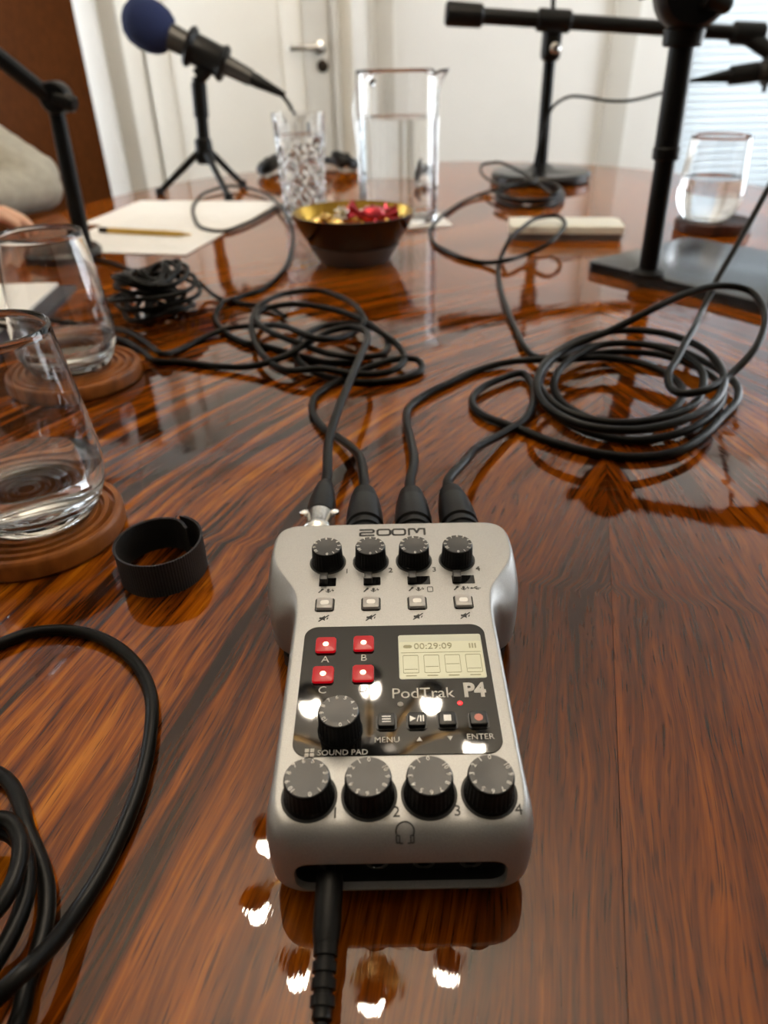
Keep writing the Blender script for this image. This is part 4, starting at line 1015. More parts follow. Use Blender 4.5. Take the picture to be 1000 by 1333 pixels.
# ------------------------------------------------------------------ cut-crystal tumbler, pitcher, bowl
T4 = (-0.1239, 1.3098, -0.0)
def crystal():
    t = thing('crystal_glass', 'tall cut-crystal tumbler full of water between the bowl and the papers', 'glass', (T4[0], T4[1], 0))
    R0, R1, H = .0345, .0430, .158
    NZ, NA = 72, 96
    bm = bmesh.new(); rings = []
    for i in range(NZ + 1):
        z = H * i / NZ; ring = []
        for k in range(NA):
            a = 2 * math.pi * k / NA; r = R0 + (R1 - R0) * (z / H)
            if .012 < z < .112:
                u1 = (a * 9 / math.pi + z * 55) % 2 - 1; u2 = (a * 9 / math.pi - z * 55) % 2 - 1
                r -= .0035 * max(0, 1 - abs(u1) * 2.6) + .0035 * max(0, 1 - abs(u2) * 2.6)
            elif z >= .112:
                r -= .0016 * max(0, 1 - abs((a * 9 / math.pi) % 2 - 1) * 1.6) * (1 if z < .148 else 0)
            ring.append(bm.verts.new((r * math.cos(a), r * math.sin(a), z)))
        rings.append(ring)
    for zi, dr in ((H, -.0030), (.112, -.0062), (.016, -.0062), (.011, -.014)):
        r = R0 + (R1 - R0) * (zi / H) + dr
        rings.append([bm.verts.new((r * math.cos(2 * math.pi * k / NA), r * math.sin(2 * math.pi * k / NA), zi)) for k in range(NA)])
    for A, B in zip(rings, rings[1:]):
        for k in range(NA): bm.faces.new((A[k], A[(k + 1) % NA], B[(k + 1) % NA], B[k]))
    bm.faces.new(rings[0][::-1]); bm.faces.new(rings[-1])
    from_bm('glass_body', bm, M['crystal'], t, True, 12)
    ri = lambda z: R0 + (R1 - R0) * (z / H) - .0061
    lathe('water', [(0, .0109), (ri(.011) - .0078, .0109), (ri(.016), .016), (ri(.112), .112), (R0 + (R1 - R0) * (.126 / H) - .0051, .126), (R0 + (R1 - R0) * (.126 / H) - .0061, .1257), (0, .1257)], M['water'], t, 64, (0, 0, 0), None, 50)
crystal()

P5 = (0.0356, 1.2643, 0.0)
nap = box('napkin', (P5[0] + .016, P5[1] - .005, .001), (.125, .125, .0016), M['paper'], None, .0006, .12)
tag(nap, 'white square napkin under the glass pitcher', 'napkin')
def pitcher():
    t = thing('water_pitcher', 'tall straight glass pitcher half full of water behind the bowl', 'pitcher', (P5[0], P5[1], .0019))
    R, H, w, b = .0640, .212, .0026, .009
    NA = 96; bm = bmesh.new(); rings = []
    def spout(a, z):
        d_ = abs((a - math.radians(-12) + math.pi) % (2 * math.pi) - math.pi)
        f = max(0, 1 - d_ / math.radians(26)) ** 1.5; g = max(0, (z - (H - .032)) / .032) ** 1.6
        return .016 * f * g, .0 * f
    def add(r, z, dz=0):
        ring = []
        for k in range(NA):
            a = 2 * math.pi * k / NA; s, _ = spout(a, z)
            d_ = abs((a - math.radians(-12) + math.pi) % (2 * math.pi) - math.pi)
            zz = z - (.006 * math.exp(-((d_ - .45) / .16) ** 2) if z > H - .02 else 0)
            ring.append(bm.verts.new(((r + s) * math.cos(a), (r + s) * math.sin(a), zz)))
        rings.append(ring)
    for r, z in ((R - .004, 0), (R - .001, .001), (R, .004)): add(r, z)
    for i in range(12): add(R, .02 + (H - .036 - .02) * i / 11)
    for i in range(1, 9): add(R, H - .036 + .036 * i / 8)
    add(R - w * .5, H + .0012)
    for i in range(9): add(R - w, H - .036 * i / 8)
    for i in range(12): add(R - w, H - .036 - (H - .036 - .02) * i / 11)
    add(R - w - .001, b + .003); add(R - w - .005, b)
    for A, B in zip(rings, rings[1:]):
        for k in range(NA): bm.faces.new((A[k], A[(k + 1) % NA], B[(k + 1) % NA], B[k]))
    bm.faces.new(rings[0][::-1]); bm.faces.new(rings[-1])
    from_bm('glass_body', bm, M['glass'], t, True, 50)
    lv = .150; k = .00012; r = R - w
    lathe('water', [(0, b - k), (r - .005, b - k), (r - .001, b + .003), (r + k, .02), (r + k, lv), (r - .001, lv - .0004), (0, lv - .0004)], M['water'], t, 72, (0, 0, 0), None, 50)
    a = math.radians(128); dv = Vector((math.cos(a), math.sin(a), 0))
    cord('handle', [dv * (R - .0005) + Vector((0, 0, .195)), dv * (R + .012) + Vector((0, 0, .199)), dv * (R + .034) + Vector((0, 0, .190)), dv * (R + .042) + Vector((0, 0, .160)), dv * (R + .036) + Vector((0, 0, .110)), dv * (R + .018) + Vector((0, 0, .078)), dv * (R - .0005) + Vector((0, 0, .070))], .0062, M['glass'], t, 14)
pitcher()

P6 = (-0.0319, 1.0007, 0.0)
def bowl():
    t = thing('candy_bowl', 'dark glazed bowl with gold inside and grey foot, holding foil sweets', 'bowl', (P6[0], P6[1], 0))
    lathe('bowl_foot', [(0, .0), (.046, 0), (.0485, .003), (.0620, .0235), (.060, .0237), (0, .0237)], M['bowl_foot'], t, 64)
    out = [(.0605, .0233), (.069, .036), (.0755, .047), (.0810, .0600), (.0816, .0615), (.0806, .0622)]
    lathe('bowl_wall', out + [(.0795, .0615)] , M['bowl_out'], t, 64, (0, 0, 0), None, 60)
    lathe('bowl_lining', [(.0802, .0621), (.0792, .0605), (.0735, .047), (.065, .034), (.050, .027), (0, .025)], M['bowl_in'], t, 64, (0, 0, 0), None, 80)
    return t
bowl()
def candy(label, x, y, z, r, mat, rot, sc):
    bm = bmesh.new()
    bmesh.ops.create_icosphere(bm, subdivisions=4, radius=r)
    for v in bm.verts:
        n_ = noise.noise(v.co * 160 + Vector((x, y, z)) * 90); v.co *= 1 + .10 * n_
        v.co = Vector((v.co.x * sc[0], v.co.y * sc[1], v.co.z * sc[2]))
    # twisted wrapper ends
    for sg in (-1, 1):
        vs = bm_lathe(bm, [(r * .25, 0), (r * .18, r * .35), (r * .55, r * .95), (r * .70, r * 1.25), (r * .5, r * 1.22), (r * .12, r * .4)], 18, axis_rot((sg, 0, .25)), (sg * r * .85 * sc[0], 0, 0), lambda a, q, z_: q * (1 + .35 * math.cos(6 * a)))
    o = from_bm('wrapped_sweet', bm, mat, None, True, 25)
    o.location = (P6[0] + x, P6[1] + y, z - .007); o.rotation_euler = (0, .15, rot)
    return tag(o, label, 'sweet', 'foil-wrapped sweets in the bowl')
SW = 'wrapped sweet in %s foil lying in the dark bowl'
candy(SW % 'shiny gold', -.018, -.020, .055, .0125, M['foil_gold'], .4, (1.1, .9, .75))
candy(SW % 'shiny gold', -.036, .010, .053, .0120, M['foil_gold'], 1.7, (1.1, .9, .75))
candy(SW % 'shiny gold', .002, .028, .056, .0120, M['foil_gold'], 2.6, (1.1, .9, .8))
candy('pale silver foil sweet touching the large red one in the bowl', .002, -.004, .063, .0115, M['foil_silver'], .9, (1.1, .9, .8))
candy('pale silver foil sweet lying among gold ones in the bowl', -.010, .020, .060, .0110, M['foil_silver'], 2.0, (1.1, .9, .8))
candy('large crumpled red foil sweet on top of the sweets in the bowl', .026, -.010, .064, .0150, M['foil_red'], .2, (1.15, .95, .85))
candy(SW % 'crumpled red', .034, .016, .061, .0125, M['foil_red'], 1.2, (1.1, .9, .8))
candy(SW % 'crumpled red', .014, -.030, .050, .0120, M['foil_red'], 2.4, (1.1, .9, .8))
candy(SW % 'shiny gold', .046, -.004, .054, .0110, M['foil_gold'], .6, (1.1, .9, .8))
candy(SW % 'shiny gold', -.048, -.010, .056, .0095, M['foil_gold'], 2.8, (1.1, .9, .8))

# ------------------------------------------------------------------ papers, pen, notepad, white bar, headphones
def sheet(name, label, corner, along, w, h, z, mat, cat, th=0.0004, lines=0):
    """corner: near right corner, along: direction of the near edge pointing left"""
    a = Vector(along).normalized(); b = Vector((a.y, -a.x))
    if b.y < 0: b = -b
    c = Vector(corner) + a * w / 2 + b * h / 2; rz = math.atan2(b.y, b.x) - math.pi / 2
    t = thing(name, label, cat, (c.x, c.y, z), rz)
    bm = bmesh.new(); bm_prism(bm, rrect(w, h, .001, 1), 0, th); from_bm('page', bm, mat, t, False)
    if lines:
        bm = bmesh.new()
        for i in range(lines):
            yy = h * .42 - i * h * .84 / lines
            bm_stroke(bm, [(-w * .40, yy), (w * random.uniform(.15, .40), yy)], .0012, th, th + .00003)
        q = from_bm('printed_lines', bm, M['ink'], t, False)
    return t
c0 = (-0.2725, 1.0457); c1 = (-0.4735, 1.1439)
al = (-.43, .09)
sheet('paper_sheet', 'white printed sheet with a gold pen lying on it', c0, al, .235, .297, .0009, M['paper'], 'paper', .0006, 14)
c2 = (-0.1959, 1.3986)
sheet('paper_sheet', 'white blank sheet lying by the tripod legs under the cable loop', (c0[0] + .045, c0[1] + .195), (-.43, .075), .285, .235, .0001, M['paper'], 'paper', .0006, 0)
pa, pb = Vector((-0.4433, 1.2113, 0.005)), Vector((-0.2876, 1.16, 0.005))
pen = thing('pen', 'slim gold pen lying on the printed sheet', 'pen', (pa.x, pa.y, 0))
dd = (pb - pa); ln = dd.length; pz = .0016 + .0042
lathe_along('pen_barrel', (0, 0, pz), dd.normalized() * Vector((1, 1, 0)), [(0, 0), (.0034, .001), (.0040, .006), (.0041, ln * .7), (.0036, ln * .85), (.0010, ln * .985), (0, ln)], M['gold_pen'], pen, 20)
lathe_along('pen_cap', (0, 0, pz), dd.normalized() * Vector((1, 1, 0)), [(.0042, -.004), (.0042, .012), (0, .012)][::1] + [], M['dark_bronze'], pen, 20)
# notepad at the left
nc = Vector((-0.3696, 0.8818))
npd = thing('notepad', 'white notepad on a dark folder beside the nearly empty glass', 'notepad', (nc.x - .11, nc.y - .125, 0), math.radians(2))
bm = bmesh.new(); bm_prism(bm, rrect(.236, .262, .004, 3), 0, .004, .0008); from_bm('folder', bm, M['folder'], npd)
bm = bmesh.new(); bm_prism(bm, rrect(.208, .250, .001, 1), .0041, .0075); o = from_bm('page_block', bm, M['paper'], npd, False); o.location = (-.012, .004, 0)
# white bar
wl, wr = Vector((0.1996, 1.0955, 0.0)), Vector((0.3599, 1.0738, 0.0))
wb = thing('white_case', 'long slim white plastic case lying behind the cable loop', 'case', ((wl.x + wr.x) / 2, (wl.y + wr.y) / 2 + .034, 0), math.atan2(wr.y - wl.y, wr.x - wl.x))
LW = (wr - wl).length
bm = bmesh.new(); bm_prism(bm, rrect(LW, .068, .010, 5), 0, .0095, 0); from_bm('case_base', bm, M['bowl_foot'], wb)
bm = bmesh.new(); bm_prism(bm, rrect(LW + .004, .072, .012, 5), .0097, .020, .002); from_bm('case_lid', bm, M['white_plastic'], wb)
# headphones lying flat far behind the crystal glass
hc = (-0.1601, 1.8514, 0.0)
hph = thing('headphones', 'black headphones lying on the far side of the table behind the crystal tumbler', 'headphones', (hc[0], hc[1], 0), .25)
arc = [Vector((.086 * math.cos(math.radians(a)), .02 + .105 * math.sin(math.radians(a)), .012 + .006 * math.sin(math.radians(a)))) for a in range(0, 181, 12)]
tube('headband', arc, .0085, M['stand'], hph, 10)
for sg in (-1, 1):
    cup = lathe_along('ear_cup', (sg * .090, 0, .027), (-sg * .35, 0, -.75), [(0, -.010), (.026, -.010), (.034, -.004), (.036, .004), (.032, .008), (0, .008)], M['stand'], hph, 32)
    lathe_along('ear_pad', (sg * .087, 0, .021), (-sg * .35, 0, -.75), [(.014, 0), (.032, 0), (.034, .003), (.030, .008), (.020, .008), (.014, .005), (.014, 0)], M['black_plastic'], hph, 32)
    tube('yoke', [Vector((sg * .086, .02, .014)), Vector((sg * .098, .012, .026)), Vector((sg * .096, 0, .036))], .005, M['stand'], hph, 8)

# ------------------------------------------------------------------ stands and microphones
def seg(name, a, b, r0, r1, mat, parent, n=20, bev=0.0):
    a, b = Vector(a), Vector(b); L = (b - a).length; e = min(bev, L / 4, r0 / 2) if bev else 0
    prof = [(0, 0), (r0 - e, 0), (r0, e), (r1, L - e), (r1 - e, L), (0, L)]
    return lathe_along(name, a, b - a, prof, mat, parent, n)
def mic_clip(parent, c, d, up):
    """two ringed cradle holding a microphone whose axis is d at point c"""
    d = Vector(d).normalized(); cl = lathe_along('mic_clip', c - d * .028, d, [(.0165, 0), (.0245, 0), (.0260, .004), (.0235, .008), (.0205, .010), (.0205, .046), (.0235, .048), (.0260, .052), (.0245, .056), (.0165, .056), (.0165, 0)], M['stand'], parent, 28)
    return cl

# round-based stand with a T boom
TY = 1.66
B = Vector((0.3502, 1.66, 0.0035)); B.z = 0
rs = thing('microphone_stand', 'round-based black microphone stand with a horizontal boom', 'microphone stand', B)
lathe('stand_base', [(0, 0), (.098, 0), (.104, .004), (.105, .014), (.100, .020), (.030, .024), (.018, .034), (0, .034)], M['stand_base'], rs, 64)
top = Vector((0.3477, 1.66, 0.2264)) - B
seg('pole', (0, 0, .03), top, .0125, .0115, M['stand'], rs)
cl = Vector((0.3423, 1.645, 0.2748)) - B
bA, bB = Vector((0.1487, 1.63, 0.296)) - B, Vector((0.7196, 1.63, 0.2539)) - B
bd = (bB - bA).normalized(); bc = bA + bd * ((cl - bA).dot(bd))
seg('boom_arm', bA, bB, .0135, .0125, M['stand'], rs)
seg('counterweight', bA - bd * .012, bA + bd * .060, .0205, .0195, M['stand'], rs, 24, .004)
seg('clamp', bc - bd * .032, bc + bd * .032, .0190, .0190, M['stand'], rs, 24, .003)
bm = bmesh.new(); bm_box(bm, (0, 0, 0), (.036, .040, .085), None, .012, 3)
o = from_bm('joint_plate', bm, M['stand'], rs); o.location = (bc + top) / 2 + Vector((0, 0, .004))
lathe_along('clamp_bolt', Vector((top.x, -.046, (bc.z + top.z) / 2 - .016)), (0, -1, 0), [(0, -.03), (.010, -.03), (.010, 0), (.006, .004), (0, .004)], M['chrome'], rs, 16)
seg('thumb_screw', bc + Vector((-.003, 0, .015)), bc + Vector((-.006, 0, .050)), .0045, .0045, M['stand'], rs, 12)
seg('boom_joint', bB - bd * .035, bB + bd * .03, .0190, .0200, M['stand'], rs, 24, .005)
# microphone hanging from the boom end
MY = 1.60
mt = Vector((0.6255, 1.6, 0.1811)); md = (Vector((0.7589, 1.6, 0.1937)) - mt).normalized()
bmic = thing('microphone', 'black microphone held in a clip under the end of the boom', 'microphone', mt + md * .10)
Lc = md * -.10
seg('strain_relief', Lc - md * .012, Lc + md * .062, .0035, .0115, M['stand'], bmic)
seg('connector', Lc + md * .060, Lc + md * .115, .0165, .0170, M['stand'], bmic, 24, .003)
seg('handle', Lc + md * .115, Lc + md * .27, .0170, .0200, M['mic_body'], bmic, 24)
lathe_along('mic_grille', Lc + md * .27, md, [(0, 0), (.024, 0), (.026, .01), (.026, .045), (.018, .062), (0, .068)], M['stand'], bmic, 28)
mic_clip(bmic, Lc + md * .155, md, None)
seg('clip_arm', Lc + md * .150 + Vector((0, 0, .018)), (B + bB) - (mt + md * .10) + Vector((0, 0, -.004)), .0135, .0150, M['stand'], bmic, 16)
seg('clip_screw', Lc + md * .135 + Vector((0, 0, -.016)), Lc + md * .135 + Vector((0, 0, -.036)), .006, .004, M['stand'], bmic, 12)
hang = [mt - md * .008] + [Vector(q) for q in [(0.5933, 1.6, 0.1715), (0.5588, 1.61, 0.1589), (0.5063, 1.62, 0.1477), (0.4619, 1.625, 0.1484), (0.4163, 1.63, 0.1557), (0.388, 1.64, 0.1558), (0.363, 1.645, 0.1413), (0.3512, 1.645, 0.1212), (0.3432, 1.643, 0.0883), (0.3364, 1.643, 0.0601), (0.3339, 1.643, 0.0371), (0.3337, 1.643, 0.0224)]] + [Vector((B.x - .02, TY - .03, .0275)), Vector((B.x - .03, TY - .075, .0262)), Vector((B.x - .028, TY - .100, .022))]
cable('thin black cable swinging from the boom microphone down the stand pole', [tuple(q) for q in hang], 0.0030, step=.008)

# heavy plate stand at the right
A_ = Vector((0.2606, 0.9173)); Bq = Vector((0.4005, 0.7192))
u_ = (Bq - A_).normalized(); v_ = Vector((-u_.y, u_.x)); SW_, SD_ = .27, .215
pl = thing('microphone_stand', 'tall black stand with a heavy square base plate', 'microphone stand', (*(A_ + u_ * SW_ / 2 + v_ * SD_ / 2), 0), math.atan2(u_.y, u_.x))
bm = bmesh.new(); bm_prism(bm, rrect(SW_, SD_, .012, 5), 0.0, .012, .0015); from_bm('base_plate', bm, M['stand_base'], pl, True, 30)
org = Vector((*(A_ + u_ * SW_ / 2 + v_ * SD_ / 2), 0)); inv = Matrix.Rotation(-math.atan2(u_.y, u_.x), 3, 'Z')
def loc(p): return inv @ (Vector(p) - org)
p0 = Vector((0.3142, 0.8434, 0.012))
PYY = p0.y
p1 = Vector((0.3112, 0.8434, 0.1372)); p2 = Vector((0.3077, 0.8434, 0.2371)); p3 = Vector((0.3071, 0.8434, 0.2579))
lathe('pole_socket', [(0, .0118), (.019, .0118), (.019, .016), (.013, .020), (0, .020)], M['stand'], pl, 24, (loc(p0).x, loc(p0).y, 0))
seg('lower_tube', loc(p0), loc(p1), .0108, .0108, M['stand'], pl)
seg('sleeve_collar', loc(p1) - Vector((0, 0, .004)), loc(p1) + (loc(p2) - loc(p1)) * .10, .0142, .0142, M['stand'], pl, 24, .002)
seg('upper_sleeve', loc(p1), loc(p2), .0132, .0122, M['stand'], pl)
seg('top_collar', loc(p2) - Vector((0, 0, .002)), loc(p2) + Vector((0, 0, .014)), .0190, .0200, M['stand'], pl, 24, .002)
hd_ = loc(p3) + Vector((0, 0, .016))
bm = bmesh.new(); bm_lathe(bm, [(0, -.024), (.029, -.024), (.034, -.018), (.034, .018), (.029, .024), (0, .024)], 32, (inv @ axis_rot((.12, 1, 0)).to_3x3()), (0, 0, 0))
o = from_bm('clutch_head', bm, M['stand'], pl); o.location = hd_ + inv @ Vector((.002, 0, .008))
seg('lock_lever', loc((0.3113, 0.8434, 0.2731)) + inv @ Vector((0, -.022, .002)), loc((0.3396, 0.8434, 0.2671)) + inv @ Vector((0, -.022, 0)), .013, .008, M['stand'], pl, 14, .003)
seg('boom_arm', hd_ + inv @ Vector((-.05, 0, .010)), hd_ + inv @ Vector((.30, -.03, .07)), .0105, .0095, M['stand'], pl)
# its microphone, clipped under the boom end
te = Vector((0.4771, 0.8134, 0.3029)); be = p3 + Vector((.30, -.03, .086)); mx_ = Vector((1, 0, -.05)).normalized()
pm_ = thing('microphone', 'black microphone clipped under the sloping boom of the square-based stand', 'microphone', te + mx_ * .13)
r_ = -mx_ * .13
seg('strain_relief', r_ - mx_ * .010, r_ + mx_ * .03, .0040, .0100, M['stand'], pm_)
seg('connector', r_ + mx_ * .028, r_ + mx_ * .075, .0115, .0120, M['stand'], pm_, 24, .002)
seg('handle', r_ + mx_ * .075, r_ + mx_ * .22, .0130, .0180, M['mic_body'], pm_, 24)
lathe_along('mic_grille', r_ + mx_ * .22, mx_, [(0, 0), (.022, 0), (.025, .01), (.025, .042), (.018, .058), (0, .064)], M['stand'], pm_, 28)
mic_clip(pm_, r_ + mx_ * .13, mx_, None)
seg('clip_arm', r_ + mx_ * .13 + Vector((0, 0, .018)), be - (te + mx_ * .13), .011, .012, M['stand'], pm_, 16)

# folding-arm stand at the left, pole rising behind the nearly empty glass
lb = Vector((-0.4205, 1.0645, 0.0))
ls = thing('microphone_stand', 'black jointed microphone stand rising behind the nearly empty glass', 'microphone stand', (lb.x, lb.y, 0))
lathe('stand_base', [(0, 0), (.052, 0), (.056, .004), (.056, .010), (.052, .014), (.012, .016), (0, .016)], M['stand_base'], ls, 40, (-.030, -.012, 0))
LJ = Vector((-0.414, 1.0645, 0.1916)) - Vector((lb.x, lb.y, 0)); LE = Vector((-0.4714, 1.02, 0.2583)) - Vector((lb.x, lb.y, 0))
seg('pole', (0, 0, .013), LJ, .0115, .0098, M['stand'], ls)
lathe_along('joint', LJ + Vector((.004, .012, .004)), (0, -1, 0), [(0, 0), (.018, 0), (.019, .003), (.019, .023), (.017, .026), (0, .026)], M['stand'], ls, 24)
seg('joint_knob', LJ + Vector((.004, -.004, .004)), LJ + Vector((.030, -.010, -.004)), .012, .010, M['stand'], ls, 14, .003)
LD = (LE - LJ).normalized()
seg('folding_arm', LJ, LJ + LD * .45, .0105, .0095, M['stand'], ls)

# tripod microphone with the blue foam windscreen
TR = Vector((-0.3585, 1.6212, 0.0)); TYY = TR.y
tp = thing('tripod_stand', 'small black tripod holding the microphone with blue foam', 'tripod', (TR.x, TR.y, 0))
hub = Vector((-0.3496, 1.6212, 0.0778)) - Vector((TR.x, TR.y, 0)); ptop = Vector((-0.3417, 1.6212, 0.2046)) - Vector((TR.x, TR.y, 0))
seg('column', hub - Vector((0, 0, .01)), ptop, .0125, .0115, M['stand'], tp)
seg('column_collar', hub + (ptop - hub) * .45, hub + (ptop - hub) * .93, .0150, .0150, M['stand'], tp, 20, .002)
seg('leg_hub', hub - Vector((0, 0, .026)), hub + Vector((0, 0, .022)), .019, .017, M['stand'], tp, 20, .004)
for f in ((-0.4446, 1.5835, 0.006), (-0.2881, 1.4975, 0.006), (-0.2867, 1.6623, 0.006)):
    fe = Vector(f) - Vector((TR.x, TR.y, 0))
    lg = seg('leg', hub + Vector((fe.x, fe.y, 0)).normalized() * .012 - Vector((0, 0, .004)), fe, .0070, .0060, M['stand'], tp, 12)
    lathe('rubber_foot', [(0, -.006), (.009, -.006), (.0095, 0), (.007, .008), (0, .008)], M['stand'], tp, 14, fe)
m0 = Vector((-0.4179, 1.6212, 0.2873)); m1 = Vector((-0.2321, 1.6212, 0.1973)); ma = (m1 - m0).normalized(); ML = (m1 - m0).length
fm = thing('foam_microphone', 'grey handheld microphone with a blue foam windscreen on a tripod', 'microphone', m0 + ma * ML * .5)
s0 = -ma * ML * .5
lathe_along('foam_windscreen', s0 - ma * .052, ma, [(0, 0), (.016, .002), (.030, .010), (.040, .024), (.044, .042), (.0435, .060), (.039, .076), (.031, .088), (.020, .091), (0, .091)], M['foam'], fm, 40, 80)
seg('handle', s0 + ma * .030, s0 + ma * ML * .96, .0235, .0150, M['mic_body'], fm, 28)
seg('connector', s0 + ma * ML * .90, s0 + ma * (ML + .012), .0130, .0120, M['stand'], fm, 24, .002)
seg('strain_relief', s0 + ma * (ML + .010), s0 + ma * (ML + .062), .0115, .0055, M['stand'], fm, 20)
bm = bmesh.new(); cc = s0 + ma * ML * .54
lathe_along('mic_clip', cc - ma * .040, ma, [(.020, 0), (.0330, 0), (.0365, .005), (.0330, .011), (.0275, .014), (.0275, .062), (.0300, .065), (.0330, .070), (.0300, .076), (.018, .076), (.020, 0)], M['stand'], fm, 28)
bm.free()
seg('clip_arm', cc - Vector((0, 0, .018)), Vector((TR.x, TR.y, 0)) + ptop - (m0 + ma * ML * .5), .013, .015, M['stand'], fm, 16)
tail = m0 + ma * (ML + .055)
cable('grey cable dropping from the foam-covered microphone behind the crystal tumbler', [tuple(tail), (-0.1836, 1.6212, 0.1731), (-0.1674, 1.6212, 0.1518), (-0.1599, 1.6212, 0.1154), (-0.16, 1.6212, 0.0598), (-0.1578, 1.6212, 0.0091), (-0.147, 1.6001, 0.0031), (-0.1218, 1.5576, 0.0031), (-0.1028, 1.4481, 0.0031), (-0.1267, 1.4185, 0.0031)], 0.0036, step=.008)

# ------------------------------------------------------------------ ten-light chandelier above the table (mirrored in the lacquer and the black panel)
ch = thing('chandelier', 'brass chandelier with ten glowing bulbs over the table', 'chandelier', (-.04, .80, CZ))
HZ = 1.10 - CZ
lathe('ceiling_rose', [(0, 0), (.06, 0), (.06, -.008), (.03, -.03), (.008, -.035), (0, -.035)], M['brass'], ch, 32)
seg('rod', (0, 0, -.03), (0, 0, HZ + .05), .006, .006, M['brass'], ch, 12)
lathe('hub', [(0, HZ + .10), (.02, HZ + .095), (.055, HZ + .05), (.068, HZ + .01), (.060, HZ - .03), (.03, HZ - .055), (.012, HZ - .075), (0, HZ - .08)], M['dark_bronze'], ch, 32)
am = bmod = None
for i in range(10):
    a = math.radians(18 + 36 * i); R_ = .228
    if am is None:
        arm = cord('arm', [(.05, 0, HZ - .01), (.10, 0, HZ - .045), (.17, 0, HZ - .05), (.215, 0, HZ - .03), (.228, 0, HZ - .012)], .0055, M['brass'], ch, 10)
        cupo = lathe('bulb_holder', [(0, HZ - .014), (.026, HZ - .012), (.028, HZ - .008), (.013, HZ - .004), (.012, HZ + .012), (0, HZ + .012)], M['dark_bronze'], arm, 20, (.228, 0, 0))
        bulb = lathe('bulb', [(0, HZ + .012), (.009, HZ + .013), (.018, HZ + .026), (.0205, HZ + .038), (.017, HZ + .052), (.009, HZ + .064), (0, HZ + .069)], M['bulb'], arm, 20, (.228, 0, 0))
        am = (arm.data, cupo.data, bulb.data)
    else:
        arm = link('arm', am[0], None, ch)
        c_ = link('bulb_holder', am[1], None, arm); c_.location = (.228, 0, 0)
        b_ = link('bulb', am[2], None, arm); b_.location = (.228, 0, 0)
    arm.rotation_euler = (0, 0, a)

# ------------------------------------------------------------------ person seated at the left side, grey sleeve and hand on the table
def capsule(bm, a, b, r0, r1, n=14):
    a, b = Vector(a), Vector(b); L = (b - a).length; prof = []
    for k in range(5): t_ = math.radians(-90 + 90 * k / 4); prof.append((r0 * math.cos(t_), r0 * math.sin(t_)))
    for k in range(5): t_ = math.radians(90 * k / 4); prof.append((r1 * math.cos(t_), L + r1 * math.sin(t_)))
    prof[0] = (0, -r0); prof[-1] = (0, L + r1)
    bm_lathe(bm, prof, n, axis_rot(b - a), a)
def ellipsoid(bm, c, r):
    q = bmesh.ops.create_icosphere(bm, subdivisions=3, radius=1.0)['verts']
    bmesh.ops.scale(bm, vec=r, verts=q); bmesh.ops.translate(bm, vec=c, verts=q)
def blob(name, bm, mat, parent, voxel, smooth=4):
    o = from_bm(name, bm, mat, parent, True, 180)
    r = o.modifiers.new('r', 'REMESH'); r.mode = 'VOXEL'; r.voxel_size = voxel; r.use_smooth_shade = True
    s = o.modifiers.new('s', 'SMOOTH'); s.factor = .5; s.iterations = smooth
    bpy.context.view_layer.update(); apply_mods(o)
    if not o.data.materials: o.data.materials.append(mat)
    return o
PX_, PY_ = -0.98, 1.36
pr = thing('person', 'seated person in a pale grey knitted sleeve resting an arm on the table', 'person', (PX_, PY_, FZ))
S = lambda x, y, z: Vector((x - PX_, y - PY_, z - FZ))
shL, elL, wrL = S(-.93, 1.50, .205), S(-.618, 1.43, .040), S(-.690, 1.285, .042)
shR, elR, wrR = S(-.93, 1.16, .235), S(-.80, .99, .02), S(-.66, 1.07, .040)
neck, headc = S(-.93, 1.33, .30), S(-.89, 1.33, .445)
hipL, hipR = S(-1.02, 1.43, -.24), S(-1.02, 1.24, -.24)
knL, knR = S(-.60, 1.46, -.25), S(-.60, 1.20, -.25)
anL, anR = S(-.64, 1.47, FZ + .09), S(-.64, 1.19, FZ + .09)
bm = bmesh.new()
ellipsoid(bm, headc, (.098, .076, .120)); ellipsoid(bm, headc + Vector((.035, 0, -.055)), (.058, .055, .060))
capsule(bm, neck + Vector((-.01, 0, -.05)), headc + Vector((-.015, 0, -.08)), .056, .052)
ellipsoid(bm, headc + Vector((.103, 0, -.012)), (.018, .014, .022))
for sg in (-1, 1): ellipsoid(bm, headc + Vector((-.005, sg * .076, -.008)), (.022, .010, .032))
capsule(bm, S(-1.02, 1.335, -.20), S(-.95, 1.335, .20), .125, .135)
capsule(bm, shL, shR, .07, .07)
for sh, el, wr in ((shL, elL, wrL), (shR, elR, wrR)):
    capsule(bm, sh, el, .044, .030); capsule(bm, el, wr, .030, .026)
for hp_, kn, an in ((hipL, knL, anL), (hipR, knR, anR)):
    capsule(bm, hp_, kn, .085, .056); capsule(bm, kn, an, .055, .036); capsule(bm, an + Vector((-.03, 0, -.05)), an + Vector((.15, 0, -.055)), .035, .030)
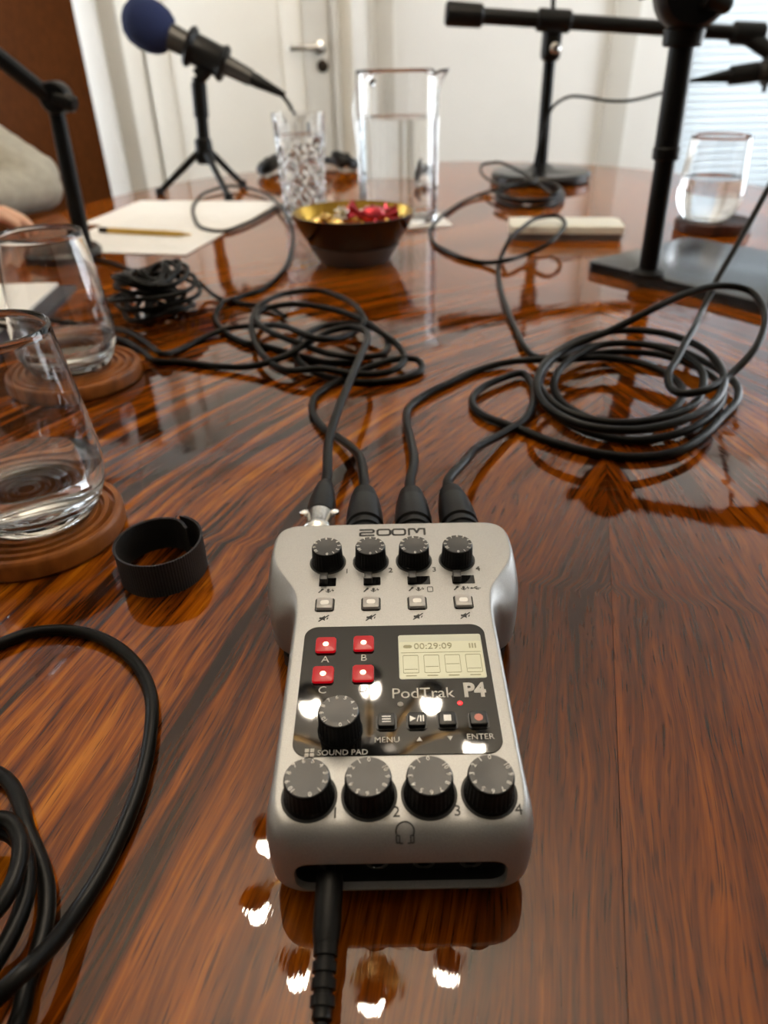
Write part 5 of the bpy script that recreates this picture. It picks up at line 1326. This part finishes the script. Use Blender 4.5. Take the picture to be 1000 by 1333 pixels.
# hands: palm plus thumb and four bent fingers of different length
for wr, dr, sd in ((wrL, Vector((-.10, -1, 0)).normalized(), Vector((1, -.1, 0)).normalized()), (wrR, Vector((.8, .6, 0)).normalized(), Vector((.6, -.8, 0)).normalized())):
    up = Vector((0, 0, 1)); pc = wr + dr * .085 + up * -.004
    for k in range(4):
        off = sd * (-.030 + .020 * k); kn_ = pc + off + dr * (0.004 - .003 * abs(k - 1.2)); l_ = (.040, .046, .043, .034)[k]
        capsule(bm, wr + off * .5, kn_, .014, .0105)
        m1_ = kn_ + dr * l_ * .8 + up * .012; m2_ = m1_ + dr * l_ * .55 - up * .016; m3_ = m2_ + dr * l_ * .25 - up * .016
        capsule(bm, kn_, m1_, .0098, .0088); capsule(bm, m1_, m2_, .0088, .0080); capsule(bm, m2_, m3_, .0080, .0072)
    th0 = wr + dr * .03 - sd * .026; th1 = th0 + dr * .035 - sd * .024; capsule(bm, wr, th0, .015, .013); capsule(bm, th0, th1, .012, .010); capsule(bm, th1, th1 + dr * .030 + sd * .004, .0098, .0085)
blob('body', bm, M['skin'], pr, .0048, 3)
bm = bmesh.new()
capsule(bm, S(-1.02, 1.335, -.22), S(-.95, 1.335, .19), .145, .155); capsule(bm, shL, shR, .088, .088)
for sh, el, wr in ((shL, elL, wrL), (shR, elR, wrR)):
    capsule(bm, sh, el, .070, .039); capsule(bm, el, el + (wr - el) * .86, .039, .038)
for k in range(9):
    f = k / 8; capsule(bm, shL.lerp(elL, .2 + .75 * f) + Vector((0, -.02, .012)), shL.lerp(elL, .22 + .75 * f) + Vector((.0, .03, .016)), .056 - .020 * f, .056 - .020 * f)
blob('sweater', bm, M['sweater'], pr, .009, 3)
bm = bmesh.new()
for hp_, kn, an in ((hipL, knL, anL), (hipR, knR, anR)):
    capsule(bm, hp_, kn, .097, .068); capsule(bm, kn, an, .068, .055)
capsule(bm, hipL, hipR, .12, .12)
blob('trousers', bm, M['trousers'], pr, .012, 3)
bm = bmesh.new()
ellipsoid(bm, headc + Vector((-.018, 0, .028)), (.100, .084, .105)); ellipsoid(bm, headc + Vector((-.05, 0, -.03)), (.065, .074, .075))
blob('hair', bm, M['hair'], pr, .008, 2)
for sg in (-1, 1):
    bm = bmesh.new(); ellipsoid(bm, headc + Vector((.089, sg * .031, .006)), (.010, .013, .008)); from_bm('eye', bm, M['white_print'], pr)
    bm = bmesh.new(); ellipsoid(bm, headc + Vector((.092, sg * .031, .034)), (.008, .018, .004)); from_bm('eyebrow', bm, M['hair'], pr)
bm = bmesh.new(); ellipsoid(bm, headc + Vector((.089, 0, -.060)), (.008, .024, .007)); from_bm('mouth', bm, M['foil_red'], pr)
# the chair the person sits on
cx_, cy_ = -1.02, 1.335
chr_ = thing('office_chair', 'dark leather chair carrying the person in the grey sleeve', 'chair', (cx_, cy_, FZ))
bm = bmesh.new(); bm_box(bm, (0, 0, .365), (.50, .50, .06), None, .025, 3); from_bm('seat', bm, M['chair'], chr_)
bm = bmesh.new(); bm_box(bm, (-.255, 0, .70), (.06, .46, .50), None, .025, 3); from_bm('backrest', bm, M['chair'], chr_)
for sx in (-.21, .21):
    for sy in (-.21, .21): seg('leg', (sx, sy, 0), (sx, sy, .33), .016, .018, M['stand'], chr_, 12)
